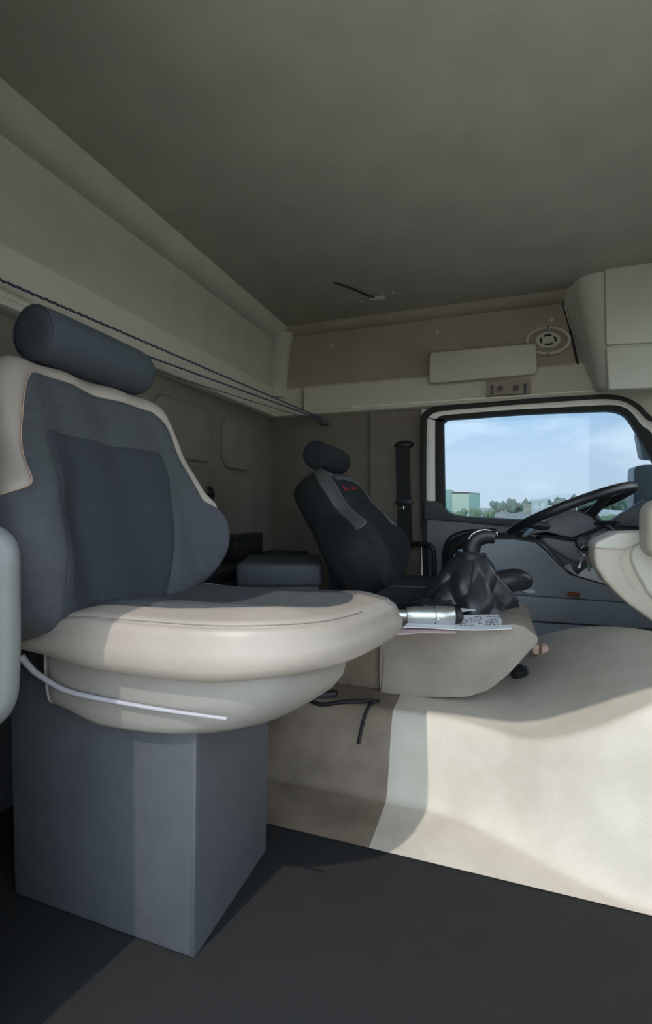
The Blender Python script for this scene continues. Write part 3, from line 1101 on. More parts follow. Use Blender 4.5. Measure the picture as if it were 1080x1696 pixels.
# ------------------------------------------------------------------ papers and small things on the cover
def paper(name, corners, m, label, thick=0.0015, wave=0.004, n=14, seed=1, cat='paper'):
    A, B, Cc, D = (np.array(c, float) for c in corners)
    r = random.Random(seed)
    ph = r.random() * 6
    V, F = [], []
    for s in (0, 1):
        for i in range(n + 1):
            for j in range(n + 1):
                u, v = i / n, j / n
                p = (A * (1 - u) + B * u) * (1 - v) + (D * (1 - u) + Cc * u) * v
                w = wave * (0.5 + 0.5 * math.sin(5 * u + ph + 2 * v)) * (0.3 + 0.7 * (1 - v))
                V.append(p + np.array((0, 0, w - thick * s)))
    N1 = (n + 1) ** 2
    for i in range(n):
        for j in range(n):
            a = i * (n + 1) + j
            q = (a, a + n + 1, a + n + 2, a + 1)
            F.append(q)
            F.append(tuple(x + N1 for x in reversed(q)))
    rimi = [j for j in range(n + 1)] + [i * (n + 1) + n for i in range(1, n + 1)] + [n * (n + 1) + j for j in range(n - 1, -1, -1)] + [i * (n + 1) for i in range(n - 1, 0, -1)]
    for a, b in zip(rimi, rimi[1:] + rimi[:1]):
        F.append((a, b, b + N1, a + N1))
    o = link(name, mesh(name, V, F), m, None, autosmooth=50)
    tag(o, label, cat)
    return o, V, n


def atop(u, v):
    return None


CT = 0.342
pc = [(-0.186, 1.048), (0.039, 1.126), (0.047, 1.281), (-0.179, 1.195)]
p1, PV, pn = paper('printed_sheet', [c + (CT + 0.007,) for c in pc], 'paper_white', 'white printed sheet on the engine cover beside the metal cylinder', wave=0.006, seed=4)


def on_sheet(PV, n, u, v):
    i = min(int(u * n), n - 1)
    j = min(int(v * n), n - 1)
    a, b = u * n - i, v * n - j
    g = lambda i, j: np.array(PV[i * (n + 1) + j])
    return (g(i, j) * (1 - a) + g(i + 1, j) * a) * (1 - b) + (g(i, j + 1) * (1 - a) + g(i + 1, j + 1) * a) * b


rects = []
rr = random.Random(11)
for v in (0.25, 0.36, 0.47, 0.58, 0.69, 0.80):
    u = 0.50
    while u < 0.92:
        w = rr.uniform(0.01, 0.035)
        if rr.random() < 0.72 and not (0.68 < u < 0.72):
            p = on_sheet(PV, pn, u + w / 2, v)
            e = (on_sheet(PV, pn, min(u + w, 0.99), v) - on_sheet(PV, pn, u, v)) / 2
            fy = (on_sheet(PV, pn, u, min(v + 0.03, 1)) - on_sheet(PV, pn, u, v)) * 0.8
            rects.append((p + np.array((0, 0, 0.0006)), e, fy, (0, 0, 0.0003)))
        u += w + rr.uniform(0.006, 0.02)
strips('print', rects, 'print_grey', p1)
pc = [(-0.205, 1.01), (-0.076, 1.075), (-0.086, 1.151), (-0.177, 1.183)]
paper('pink_sheet', [c + (CT + 0.003,) for c in pc], 'paper_pink', 'pinkish folded sheet under the printed sheet on the cover', wave=0.003, seed=2)
pc = [(-0.087, 1.218), (-0.042, 1.248), (-0.043, 1.283), (-0.075, 1.272)]
paper('folded_slip', [c + (CT + 0.018,) for c in pc], 'paper_white', 'small folded white slip at the foot of the gear boot', wave=0.002, seed=5)

# silver stepped cylinder lying on the papers
cb = [(-0.201, 1.1, 0.347), (-0.085, 1.135, 0.36)]
a0, a1 = np.array(cb[0]), np.array(cb[1])
a0[2] = CT + 0.0265
a1[2] = CT + 0.0265
ax = a1 - a0
Lc = float(np.linalg.norm(ax))
fitting = empty('metal_cylinder', tuple(a0), 'silver stepped metal cylinder lying on papers on the engine cover', 'metal fitting')
lathe('body', [(-0.03, 0.002), (-0.03, 0.0125), (0.006, 0.0125), (0.012, 0.013), (0.013, 0.017), (0.018, 0.0185), (0.030, 0.0205), (0.075, 0.0205), (0.076, 0.0185), (0.078, 0.0185), (0.079, 0.0215), (Lc - 0.002, 0.0215), (Lc, 0.020), (Lc, 0.002)], tuple(a0), tuple(ax), 'silver', fitting, 40)
lathe('end_cap', [(0, 0.014), (0.006, 0.018), (0.014, 0.017), (0.02, 0.009), (0.02, 0.002)], tuple(a1), tuple(ax), 'black_plastic', fitting, 24)
lathe('screw', [(0, 0.004), (0.003, 0.004), (0.004, 0.002)], tuple(a0 + ax * 0.72 + np.array((0, -0.020, -0.006))), (0, -1, -0.2), 'chrome', fitting, 12)


# crumpled black plastic bag behind the cylinder
def crumple(name, c, r, m, label, cat, seed=1, amp=0.25, sub=4, flat=True):
    bm = bmesh.new()
    bmesh.ops.create_icosphere(bm, subdivisions=sub, radius=1.0)
    from mathutils import noise
    for v in bm.verts:
        d = v.co.normalized()
        k = 1 + amp * (noise.noise(d * 2.2 + Vector((seed, 0, 0))) + 0.6 * abs(noise.noise(d * 5 + Vector((0, seed, 0)))) - 0.2)
        p = Vector((d.x * r[0] * k, d.y * r[1] * k, d.z * r[2] * k))
        if flat and p.z < -r[2] * 0.55:
            p.z = -r[2] * 0.55
        v.co = Vector(c) + p
    o = link(name, from_bm(name, bm), m)
    return tag(o, label, cat)


cc = [(-0.15, 1.27, 0.353), (-0.084, 1.22, 0.362), (-0.257, 1.42, 0.356)]
crumple('plastic_bag', (cc[0][0], 1.275, CT + 0.012), (0.065, 0.045, 0.022), 'boot_leather', 'crumpled black plastic bag between gear boot and metal cylinder', 'bag', 3, 0.6)

# driver's belt strap with a white woven mark, on the driver cushion
sp_ = [(-0.423, 1.56, 0.389), (-0.382, 1.53, 0.371), (-0.348, 1.52, 0.359), (-0.326, 1.53, 0.378), (-0.307, 1.55, 0.404)]
strap = empty('belt_buckle', tuple(sp_[2]), 'black buckle strap with white lettering beside the driver seat', 'buckle')
prism('strap_plate', [(-0.345, 0.412), (-0.304, 0.401), (-0.318, 0.352), (-0.375, 0.368)], 1.49, 1.52, 'belt_web', strap, 0.005)
rects = []
for i in range(9):
    a, b = [(-0.344, 1.488, 0.414), (-0.304, 1.488, 0.404)]
    t = i / 8
    p = np.array(a) * (1 - t) + np.array(b) * t + np.array((0, 0, -0.004 + 0.002 * math.sin(i * 2.1)))
    rects.append((p, (0.0008, 0, 0.004 + 0.001 * (i % 3)), (0.0017, 0, 0), (0, 0.0008, 0)))
    if i % 2:
        rects.append((p + np.array((0.001, 0, 0.003 * (1 if i % 4 == 1 else -1))), (0.003, 0, 0), (0, 0, 0.001), (0, 0.0008, 0)))
tag(strips('lettering', rects, 'white_thread', strap), 'small white woven lettering')
tube('strap_loop', [(-0.44, 1.56, 0.392), (-0.399, 1.53, 0.382), (-0.365, 1.51, 0.367), (-0.338, 1.51, 0.361)], 0.010, 'belt_web', strap, 8, smooth_n=5)
tube('buckle_stalk', [(-0.308, 1.52, 0.373), (-0.308, 1.52, 0.336), (-0.306, 1.5, 0.311)], 0.011, 'black_plastic', strap, 10, smooth_n=4)

# items in front of the cover
o = empty('pale_block', (0, 0, 0), 'small pale pink split block on the tunnel by the cover tip', 'block')
bp = [(0.108, 1.5, 0.203), (0.125, 1.48, 0.188), (0.148, 1.48, 0.209)]
zz = float(tunnel_z(bp[1][0], bp[1][1]))
o.location = (bp[1][0], bp[1][1], zz)
for s, a, b in ((0, [(0.105, 1.48, 0.201)][0], [(0.123, 1.48, 0.203)][0]), (1, [(0.128, 1.48, 0.207)][0], [(0.147, 1.48, 0.207)][0])):
    box('half', a[0], b[0], 1.465, 1.505, zz - 0.002, zz + 0.026, 'soap', o, 0.006, 3)
k0 = [(0.064, 1.36, 0.182)][0]
zk = float(tunnel_z(k0[0], k0[1]))
knob = empty('rubber_stopper', (k0[0], k0[1], zk), 'black round rubber stopper under the tip of the engine cover', 'stopper')
lathe('stopper_body', [(0, 0.016), (0.003, 0.021), (0.018, 0.021), (0.026, 0.017), (0.029, 0.008), (0.029, 0.001)], (k0[0], k0[1], zk), (0.1, -0.5, 1), 'black_plastic', knob, 24)
tube('stopper_ring', [(k0[0] + 0.018 + 0.006 * math.cos(q), k0[1] - 0.01, zk + 0.018 + 0.012 * math.sin(q)) for q in np.linspace(0, 2 * PI, 25)[:-1]], 0.0018, 'shroud_grey', knob, 6, closed=True)

# ------------------------------------------------------------------ steering
SYW = 1.74
sw = empty('steering_wheel', (0.215, SYW, 0.55), 'black steering wheel tilted almost flat below the door window', 'steering wheel')
w0, w1 = [(0.048, 1.74, 0.534), (0.401, 1.74, 0.682)]
cw = (np.array(w0) + np.array(w1)) / 2
ux = np.array(w1) - np.array(w0)
RW = float(np.linalg.norm(ux)) / 2
ux /= np.linalg.norm(ux)
ux = np.array((1.0, 0, 0.41))
ux /= np.linalg.norm(ux)
uy = np.array((0, 1.0, -0.177))
uy = uy - ux * np.dot(uy, ux)
uy /= np.linalg.norm(uy)
cw = np.array((0.232, SYW, 0.601))
un = np.cross(ux, uy)
if un[2] < 0:
    un = -un
rimp = [cw + ux * RW * math.cos(q) + uy * RW * math.sin(q) for q in np.linspace(0, 2 * PI, 97)[:-1]]
tube('rim', rimp, 0.0145, 'wheel_leather', sw, 16, closed=True)
for q in (math.radians(55), math.radians(-55), math.radians(140), math.radians(-140)):
    d = ux * math.cos(q) + uy * math.sin(q)
    tube('spoke', [cw + d * RW * 0.98, cw + d * RW * 0.6 - un * 0.025, cw + d * 0.05 - un * 0.045], 0.014, 'black_plastic', sw, 10, smooth_n=5, rfun=lambda t: 0.8 + 0.5 * t)
lathe('hub', [(-0.085, 0.05), (-0.08, 0.062), (-0.05, 0.075), (-0.035, 0.072), (-0.028, 0.05), (-0.027, 0.001)], tuple(cw), tuple(un), 'black_plastic', sw, 36)

col = empty('steering_column', (0.3, SYW, 0.3), 'grey steering column shroud with ignition and keys below the wheel', 'steering column')
prism('upper_shroud', [(0.092, 0.52), (0.145, 0.563), (0.192, 0.597), (0.214, 0.612), (0.247, 0.605), (0.287, 0.587), (0.322, 0.565), (0.301, 0.555), (0.264, 0.536), (0.231, 0.521), (0.201, 0.526), (0.157, 0.538), (0.122, 0.532)], 1.655, 1.83, 'shroud_grey', col, 0.014, 4)
prism('lower_shroud', [(0.158, 0.528), (0.202, 0.519), (0.233, 0.514), (0.273, 0.532), (0.325, 0.559), (0.358, 0.536), (0.368, 0.479), (0.344, 0.451), (0.303, 0.442), (0.278, 0.433), (0.25, 0.438), (0.211, 0.455), (0.159, 0.49), (0.137, 0.514)], 1.665, 1.82, 'shroud_grey', col, 0.014, 4)
tube('column_gap', [(0.135, 1.664, 0.524), (0.184, 1.662, 0.523), (0.231, 1.66, 0.517), (0.271, 1.66, 0.535), (0.323, 1.66, 0.563)], 0.004, 'rubber', col, 6, smooth_n=5)
stalk = [(0.292, 1.66, 0.565), (0.314, 1.62, 0.57), (0.329, 1.58, 0.57), (0.336, 1.57, 0.568)]
tube('indicator_stalk', stalk, 0.007, 'black_plastic', col, 10, smooth_n=5, rfun=lambda t: 0.8 + 0.5 * t)
tube('shroud_stripe', [(0.29, 1.65, 0.587), (0.318, 1.652, 0.563), (0.348, 1.655, 0.538)], 0.007, 'black_plastic', col, 8, smooth_n=4)
ig = [(0.264, 1.655, 0.507)][0]
lathe('ignition_barrel', [(0, 0.026), (0.012, 0.025), (0.016, 0.02), (0.017, 0.001)], (ig[0], ig[1] + 0.008, ig[2]), (0, -1, 0.1), 'black_plastic', col, 28)

keys = empty('key_bunch', ig, 'bunch of keys on a metal ring hanging from the ignition', 'keys')
yk = ig[1] - 0.014
box('key_head', ig[0] - 0.011, ig[0] + 0.011, yk - 0.006, yk - 0.001, ig[2] - 0.016, ig[2] + 0.012, 'black_plastic', keys, 0.004)
tube('key_ring', [(ig[0] + 0.002 + 0.016 * math.cos(q), yk - 0.008 + 0.003 * math.sin(2 * q), ig[2] - 0.022 + 0.016 * math.sin(q)) for q in np.linspace(0, 2 * PI, 33)[:-1]], 0.0016, 'chrome', keys, 8, closed=True)
for dx, tilt, ln in ((-0.008, -0.25, 0.040), (0.004, 0.12, 0.05), (0.013, 0.3, 0.036)):
    x, z = ig[0] + dx, ig[2] - 0.036
    pts = []
    for a, b in ((-0.007, 0), (0.007, 0), (0.007, -0.014), (0.0035, -0.018), (0.0035, -ln), (-0.0035, -ln), (-0.0035, -0.018), (-0.007, -0.014)):
        pts.append((x + a * math.cos(tilt) - b * math.sin(tilt), z + a * math.sin(tilt) + b * math.cos(tilt)))
    prism('key', pts, yk - 0.012 - dx * 0.2, yk - 0.009 - dx * 0.2, 'chrome', keys, 0.0008, 1)
fb = [(0.263, 0.486), (0.281, 0.486), (0.286, 0.452), (0.27, 0.459)]
prism('key_fob', fb, 1.618, 1.63, 'black_plastic', keys, 0.003)

# ------------------------------------------------------------------ dashboard
dash = empty('dashboard', (0.6, 1.4, 0.3), 'beige dashboard console with a rounded insert coloured as sunlit at the right edge', 'dashboard')
d1 = [tuple(p) for p in [(0.239, 0.514), (0.241, 0.523), (0.249, 0.531), (0.289, 0.551), (0.338, 0.554), (0.424, 0.554), (0.427, 0.279), (0.383, 0.326), (0.313, 0.379), (0.29, 0.402), (0.263, 0.433), (0.244, 0.466), (0.239, 0.488)]]
prism('console_body', d1, 1.36, 1.45, 'dash_beige', dash, 0.010, 4)
prism('console_top', [(0.238, 0.515), (0.24, 0.525), (0.248, 0.533), (0.288, 0.554), (0.336, 0.556), (0.423, 0.557), (0.423, 0.537), (0.347, 0.535), (0.326, 0.524), (0.306, 0.513), (0.272, 0.513)], 1.352, 1.455, 'dash_light', dash, 0.005, 3)
di = [tuple(p) for p in catmull([(0.332, 0.527), (0.371, 0.541), (0.42, 0.542), (0.421, 0.332), (0.36, 0.4), (0.337, 0.439), (0.321, 0.474), (0.316, 0.503)], 6, True)]
prism('console_insert', di, 1.340, 1.40, 'dash_light', dash, 0.008, 3)  # sun on this recess panel put into its lighter colour
tube('console_line', [(0.306, 1.357, 0.509), (0.297, 1.357, 0.495), (0.298, 1.357, 0.474), (0.309, 1.357, 0.446), (0.328, 1.357, 0.418)], 0.0018, 'dash_light', dash, 6, smooth_n=5)
box('passenger_dash', 0.66, 0.975, 0.36, 1.37, 0.42, 0.60, 'dash_beige', dash, 0.03, 4)
box('side_pod', 0.318, 0.66, 1.20, 1.32, 0.50, 0.635, 'dash_beige', dash, 0.035, 5)
box('pod_stalk', 0.42, 0.66, 1.23, 1.37, 0.44, 0.54, 'dash_beige', dash, 0.02, 3)
box('console_mount', 0.50, 0.975, 1.40, 1.50, 0.36, 0.535, 'dash_beige', dash, 0.02, 3)
box('dash_lower', 0.74, 0.975, 0.36, 1.34, 0.30, 0.44, 'base_dark', dash, 0.02, 3)
box('driver_dash', 0.74, 0.975, 1.655, 2.28, 0.40, 0.545, 'black_plastic', dash, 0.03, 4)
box('dash_top', 0.70, 0.985, 1.60, 2.30, 0.53, 0.560, 'black_plastic', dash, 0.012, 3)

# papers in the door pocket
bagp = empty('document_sleeve', [(0.4, 2.262, 0.3)][0], 'white papers in a clear sleeve sticking out of the door pocket', 'papers')
cs = [np.array(c) for c in [(0.327, 2.215, 0.333), (0.459, 2.215, 0.295), (0.442, 2.275, 0.343), (0.403, 2.295, 0.385)]]
V = [tuple(c) for c in cs] + [tuple(c + np.array((0, 0.003, -0.001))) for c in cs]
link('white_sheet', mesh('white_sheet', V, [(0, 1, 2, 3), (7, 6, 5, 4), (0, 4, 5, 1), (1, 5, 6, 2), (2, 6, 7, 3), (3, 7, 4, 0)]), 'paper_white', bagp, smooth=False)
prism('clear_sleeve', [(0.277, 0.364), (0.307, 0.376), (0.319, 0.348), (0.335, 0.331), (0.331, 0.272), (0.308, 0.297), (0.287, 0.339)], 2.256, 2.264, 'bag_clear', bagp, 0.002, 1)
prism('sleeve_corner', [(0.431, 0.316), (0.457, 0.312), (0.482, 0.286), (0.486, 0.244), (0.432, 0.241)], 2.2565, 2.2645, 'bag_clear', bagp, 0.002, 1)
lathe('green_cap', [(0, 0.018), (0.004, 0.02), (0.010, 0.019), (0.014, 0.012), (0.0145, 0.001)], [(0.371, 2.268, 0.369)][0], (0.35, -0.25, 0.9), 'green_plastic', bagp, 28)

lg = [(0.311, 0.257), (0.144, 0.259)]
o = empty('cork_piece', (lg[0][0], 2.196, lg[0][1] - 0.01), 'small orange-brown cork piece on the door pocket ledge', 'cork')
lathe('cork_body', [(-0.022, 0.007), (-0.018, 0.009), (0.006, 0.010), (0.008, 0.008)], (lg[0][0], 2.196, lg[0][1] - 0.001), (1, 0, -0.05), 'cork', o, 16)
lathe('cork_cap', [(0.008, 0.010), (0.022, 0.010), (0.024, 0.008)], (lg[0][0], 2.196, lg[0][1] - 0.001), (1, 0, -0.05), 'cork', o, 16)
crumple('white_tag', (lg[1][0], 2.194, lg[1][1]), (0.024, 0.008, 0.010), 'paper_white', 'small white oval tag on the ledge beside the gear boot', 'tag', 5, 0.15, 3, False)

# ------------------------------------------------------------------ boxes behind the seats
bx = empty('console_box', (-0.7, 1.6, 0), 'dark grey box with a rounded lid edge between the two seats', 'box')
def rot_box(name, p, q, depth, z0, z1, m, parent, bevel):
    p, q = np.array(p, float), np.array(q, float)
    d = (q - p) / np.linalg.norm(q - p)
    nrm = np.array((-d[1], d[0]))
    poly = [tuple(p), tuple(q), tuple(q + nrm * depth), tuple(p + nrm * depth)]
    return prism(name, poly, z0, z1, m, parent, bevel, 4, 'Z')
rot_box('box_lid', (-0.82, 1.43), (-0.546, 1.535), 0.30, 0.345, 0.425, 'box_grey', bx, 0.014)
rot_box('box_body', (-0.812, 1.442), (-0.556, 1.540), 0.28, 0.0, 0.348, 'box_grey', bx, 0.010)
bench = empty('rear_bench', (-1.02, 1.3, 0), 'dark padded bench along the rear wall behind the seats', 'bench')
box('bench_body', -1.135, -0.93, 0.34, 2.36, 0.0, 0.34, 'base_dark', bench, 0.01)
box('bench_pad', -1.138, -0.92, 0.335, 2.365, 0.338, 0.385, 'black_plastic', bench, 0.012, 3)
bb = empty('black_case', (-1.08, 1.97, 0.385), 'small black case on the rear bench against the wall', 'case')
box('case_body', -1.125, -1.04, 1.82, 2.07, 0.385, 0.468, 'black_plastic', bb, 0.006)
box('case_lid', -1.127, -1.038, 1.818, 2.072, 0.465, 0.492, 'black_plastic', bb, 0.006)

# wiring behind the passenger seat
for i, pts in enumerate(([(-0.71, 0.99, 0.397), (-0.733, 1.05, 0.395), (-0.755, 1.12, 0.385), (-0.753, 1.16, 0.373)], [(-0.719, 1.02, 0.409), (-0.717, 1.05, 0.395), (-0.709, 1.06, 0.381)], [(-0.716, 1.03, 0.412), (-0.712, 1.07, 0.388), (-0.706, 1.08, 0.381)])):
    o = tube('seat_wire', pts, 0.0018, 'trim_light', None, 6, smooth_n=6)
    tag(o, ('long pale wire behind the cushion of the near seat', 'short pale wire hanging lowest behind the near cushion', 'pale wire crossing beside the near seat backrest')[i], 'wire', 'wires behind the near seat')

# hook on the rear wall
hk = empty('wall_hook', (-1.13, 1.70, 0.62), 'black coat hook on the rear wall beside the near backrest', 'hook')
hz = [(1.732, 0.698), (1.759, 0.689), (1.745, 0.673), (1.763, 0.653), (1.74, 0.638)]
tube('hook_arm', [(-1.12, y, z) for y, z in hz], 0.006, 'black_plastic', hk, 8, smooth_n=5)
h2 = [(1.751, 0.681), (1.774, 0.674), (1.774, 0.658), (1.751, 0.661)]
prism('hook_plate', h2, -1.14, -1.115, 'black_plastic', hk, 0.003, 2, 'X')
tube('hook_tip', [(-1.115, y, z) for y, z in [(1.707, 0.662), (1.725, 0.673), (1.752, 0.671)]], 0.005, 'black_plastic', hk, 8, smooth_n=4)

# ------------------------------------------------------------------ ropes under the roof
def rope(name, a, b, r, m, label, sag=0.0, pitch=0.022):
    a, b = np.array(a, float), np.array(b, float)
    Ln = float(np.linalg.norm(b - a))
    n = int(Ln / pitch * 8)
    d = (b - a) / Ln
    s = np.cross(d, (0, 0, 1.0))
    s /= np.linalg.norm(s)
    t_ = np.cross(d, s)
    root = empty(name, tuple(b), label, 'rope', 'cords strung below the roof')
    for k, mm in ((0, m), (1, 'rope_pale')):
        P = []
        for i in range(n + 1):
            t = i / n
            q = 2 * PI * t * Ln / pitch + PI * k
            rr_ = r * (1.0 if k == 0 else 0.9)
            P.append(a + (b - a) * t + (s * math.cos(q) + t_ * math.sin(q)) * rr_ + np.array((0, 0, -sag * 4 * t * (1 - t))))
        V, F = tube_data(P, r * (1.15 if k == 0 else 0.75), 6)
        link('strand', mesh('strand', V, F), mm, root)


E_ = [(-0.846, 2.345, 1.075)][0]
R1 = [(0.944, 1.137)][0]
R2 = [(1.33, 1.109)][0]
R3 = [(1.33, 1.103)][0]
def through(e, x, yz, y_end):
    e = np.array(e)
    p = np.array((x, yz[0], yz[1]))
    t = (y_end - e[1]) / (p[1] - e[1])
    return e + (p - e) * t
rope('cord', through(E_, -1.06, R1, 0.29), E_, 0.0021, 'rope_blue', 'upper blue twisted cord strung along the rear cornice')
rope('cord', through(E_, -1.06, R2, 0.29), (E_[0], E_[1], E_[2] - 0.006), 0.0021, 'rope_blue', 'lower blue twisted cord strung along the rear cornice')
rope('cord', through(E_, -1.07, R3, 0.29), (E_[0] - 0.03, E_[1], E_[2] - 0.008), 0.0012, 'rope_blue', 'thin slack cord just under the lower blue cord', 0.02)
hk2 = empty('cord_hook', (E_[0], 2.35, E_[2] - 0.02), 'dark cord hook under the side cornice behind the driver seat', 'hook')
box('hook_plate', E_[0] - 0.004, E_[0] + 0.034, 2.345, 2.392, E_[2] - 0.036, E_[2] - 0.010, 'base_dark', hk2, 0.006)
tube('hook_eye', [(E_[0] + 0.012 * math.cos(q), 2.343, E_[2] - 0.006 + 0.012 * math.sin(q)) for q in np.linspace(0, 2 * PI, 21)[:-1]], 0.003, 'base_dark', hk2, 8, closed=True)

# ------------------------------------------------------------------ driver's belt on the pillar
belt = empty('seat_belt', (-0.42, 2.38, 0.5), 'black seat belt hanging from its pillar guide beside the driver window', 'seat belt')
g0 = [(-0.42, 0.922)][0]
V, F = lathe_data([(0, 0.038), (0.006, 0.044), (0.014, 0.042), (0.022, 0.030), (0.024, 0.002)], (0, 0, 0), (0, -1, 0), 32)
V = [(g0[0] + v[0] * 1.1, 2.392 + v[1], g0[1] + v[2] * 0.50) for v in V]
link('upper_guide', mesh('upper_guide', V, F), 'black_plastic', belt, autosmooth=50)
prism('webbing', [(-0.457, 0.913), (-0.391, 0.91), (-0.388, 0.762), (-0.382, 0.647), (-0.447, 0.644), (-0.454, 0.763)], 2.362, 2.366, 'belt_web', belt, 0.0015, 1)
prism('webbing_lower', [(-0.447, 0.632), (-0.382, 0.632), (-0.378, 0.496), (-0.372, 0.413), (-0.432, 0.42), (-0.444, 0.524)], 2.364, 2.368, 'belt_web', belt, 0.0015, 1)
prism('latch_plate', [(-0.458, 0.65), (-0.375, 0.652), (-0.372, 0.635), (-0.384, 0.626), (-0.443, 0.626), (-0.458, 0.635)], 2.352, 2.370, 'black_plastic', belt, 0.004, 2)
tube('latch_tongue', [(-0.442, 2.355, 0.626), (-0.436, 2.352, 0.602), (-0.418, 2.352, 0.62), (-0.415, 2.352, 0.599), (-0.404, 2.355, 0.623)], 0.003, 'chrome', belt, 6, smooth_n=4)
tube('belt_edge', [(-0.443, 2.36, 0.62), (-0.44, 2.36, 0.525), (-0.434, 2.36, 0.42)], 0.003, 'rubber', belt, 6, smooth_n=4)

gh = empty('grab_handle', (-0.33, 2.36, 0.2), 'black tubular grab handle on the pillar beside the driver door', 'grab handle')
tube('handle_bar', [(-0.409, 2.37, 0.426), (-0.355, 2.33, 0.437), (-0.309, 2.31, 0.439), (-0.28, 2.3, 0.432), (-0.266, 2.3, 0.407), (-0.263, 2.3, 0.359), (-0.263, 2.3, 0.288), (-0.266, 2.33, 0.197)], 0.012, 'black_plastic', gh, 12, smooth_n=6)
tube('handle_stay', [(-0.295, 2.31, 0.42), (-0.292, 2.31, 0.357), (-0.292, 2.31, 0.271)], 0.006, 'black_plastic', gh, 10, smooth_n=4)

# near grab handle on the passenger doorway pillar
gn = empty('grab_handle', (-0.6, 0.40, 0.36), 'pale grey grab handle at the left edge close to the camera', 'grab handle')
nb_ = [(-0.673, 0.4, 0.588), (-0.597, 0.4, 0.587), (-0.557, 0.4, 0.585), (-0.536, 0.4, 0.577), (-0.529, 0.4, 0.56), (-0.529, 0.4, 0.522), (-0.529, 0.4, 0.473), (-0.531, 0.4, 0.424), (-0.536, 0.4, 0.395), (-0.555, 0.4, 0.375), (-0.6, 0.4, 0.36), (-0.677, 0.4, 0.346)]
tube('handle_bar', nb_, 0.0145, 'handle_grey', gn, 18, smooth_n=8)
box('handle_mount', -0.72, -0.575, 0.342, 0.415, 0.34, 0.62, 'pillar_liner', gn, 0.02, 3)

# ------------------------------------------------------------------ roof fittings on the driver side
visor = empty('side_visor', (-0.06, 2.33, 1.2), 'beige folded side sun visor on the upper wall above the door', 'sun visor')
vp = [(-0.288, 1.344), (0.175, 1.336), (0.178, 1.2), (-0.291, 1.196)]
vv = [np.array(p) for p in vp]
def round_poly(P, r, n=5):
    out = []
    m = len(P)
    for i in range(m):
        p, a, b = P[i], P[i - 1], P[(i + 1) % m]
        da = (a - p) / np.linalg.norm(a - p)
        db = (b - p) / np.linalg.norm(b - p)
        A, B = p + da * r, p + db * r
        for k in range(n + 1):
            t = k / n
            out.append(tuple(A * (1 - t) ** 2 + p * 2 * t * (1 - t) + B * t * t))
    return out
prism('visor_pad', round_poly(vv, 0.02), 2.305, 2.330, 'cab_plastic', visor, 0.008, 3)
mt = [(-0.027, 1.193), (0.154, 1.188), (0.157, 1.121), (-0.032, 1.124)]
prism('visor_mount', round_poly([np.array(p) for p in mt], 0.006), 2.328, 2.362, 'side_liner', visor, 0.003, 2)
for (x, z) in [(0.027, 1.152), (0.094, 1.149)]:
    lathe('hinge_boss', [(0, 0.013), (0.006, 0.013), (0.008, 0.009), (0.008, 0.001)], (x, 2.329, z), (0, -1, 0), 'pillar_liner', visor, 18)
    tube('hinge_clip', [(x - 0.008, 2.318, z - 0.004), (x, 2.317, z + 0.005), (x + 0.009, 2.318, z), (x + 0.004, 2.317, z - 0.006)], 0.003, 'base_dark', visor, 6, smooth_n=4)
for (u0, u1) in ([(-0.014, 1.171), (-0.004, 1.127)], [(0.126, 1.165), (0.137, 1.124)]):
    box('mount_bar', u0[0], u1[0], 2.322, 2.332, u1[1], u0[1], 'base_dark', visor, 0.002)

spk = empty('speaker', (0.22, 2.33, 1.36), 'oval roof speaker with perforated grille beside the overhead locker', 'speaker')
sc_ = [(0.223, 1.349)][0]
def oval(rx, rz, y0, y1, name, m, parent, hole=None, tilt=-0.07):
    V, F = [], []
    n = 64
    prof_ = [(1.0, 0.0), (1.0, 0.5), (0.985, 0.85), (0.95, 1.0)] + ([(hole, 1.0), (hole, 0.0)] if hole else [(0.02, 1.0)])
    for s, t in prof_:
        for k in range(n):
            q = 2 * PI * k / n
            V.append((sc_[0] + rx * s * math.cos(q), y0 + (y1 - y0) * t, sc_[1] + rz * s * math.sin(q) + tilt * rx * s * math.cos(q)))
    for i in range(len(prof_) - 1):
        for k in range(n):
            l = (k + 1) % n
            F.append((i * n + k, i * n + l, (i + 1) * n + l, (i + 1) * n + k))
    if not hole:
        F.append(tuple((len(prof_) - 1) * n + k for k in range(n)))
    bm = bmesh.new()
    me = mesh('t', V, F)
    bm.from_mesh(me)
    return link(name, from_bm(name, bm), m, parent, autosmooth=40)
oval(0.095, 0.064, 2.355, 2.330, 'speaker_rim', 'cab_plastic', spk)
oval(0.082, 0.053, 2.345, 2.3285, 'grille', 'side_liner', spk)
V, F = [], []
parts = []
for i in range(-20, 21):
    for j in range(-13, 14):
        x = i * 0.0042 + (j % 2) * 0.0021
        z = j * 0.0040
        e = (x / 0.079) ** 2 + (z / 0.05) ** 2
        if e > 1 or (x / 0.05) ** 2 + (z / 0.036) ** 2 < 1:
            continue
        parts.append(lathe_data([(0, 0.0013), (0.0004, 0.0013)], (sc_[0] + x, 2.3284, sc_[1] + z - 0.07 * x), (0, -1, 0), 5))
V, F = merge(parts)
tag(link('grille_holes', mesh('grille_holes', V, F), 'base_dark', spk, smooth=False), kind='stuff')
oval(0.052, 0.036, 2.335, 2.3235, 'tweeter_ring', 'cab_plastic', spk)
for k in range(4):
    P = []
    for q in np.linspace(-0.55, 0.55, 9):
        a = q + PI / 4 * 0 + k * PI / 2 + 0.1
        P.append((sc_[0] + 0.030 * math.cos(a), 2.3232, sc_[1] + 0.020 * math.sin(a) - 0.07 * 0.03 * math.cos(a)))
    tube('tweeter_slot', P, 0.0042, 'rubber', spk, 6)
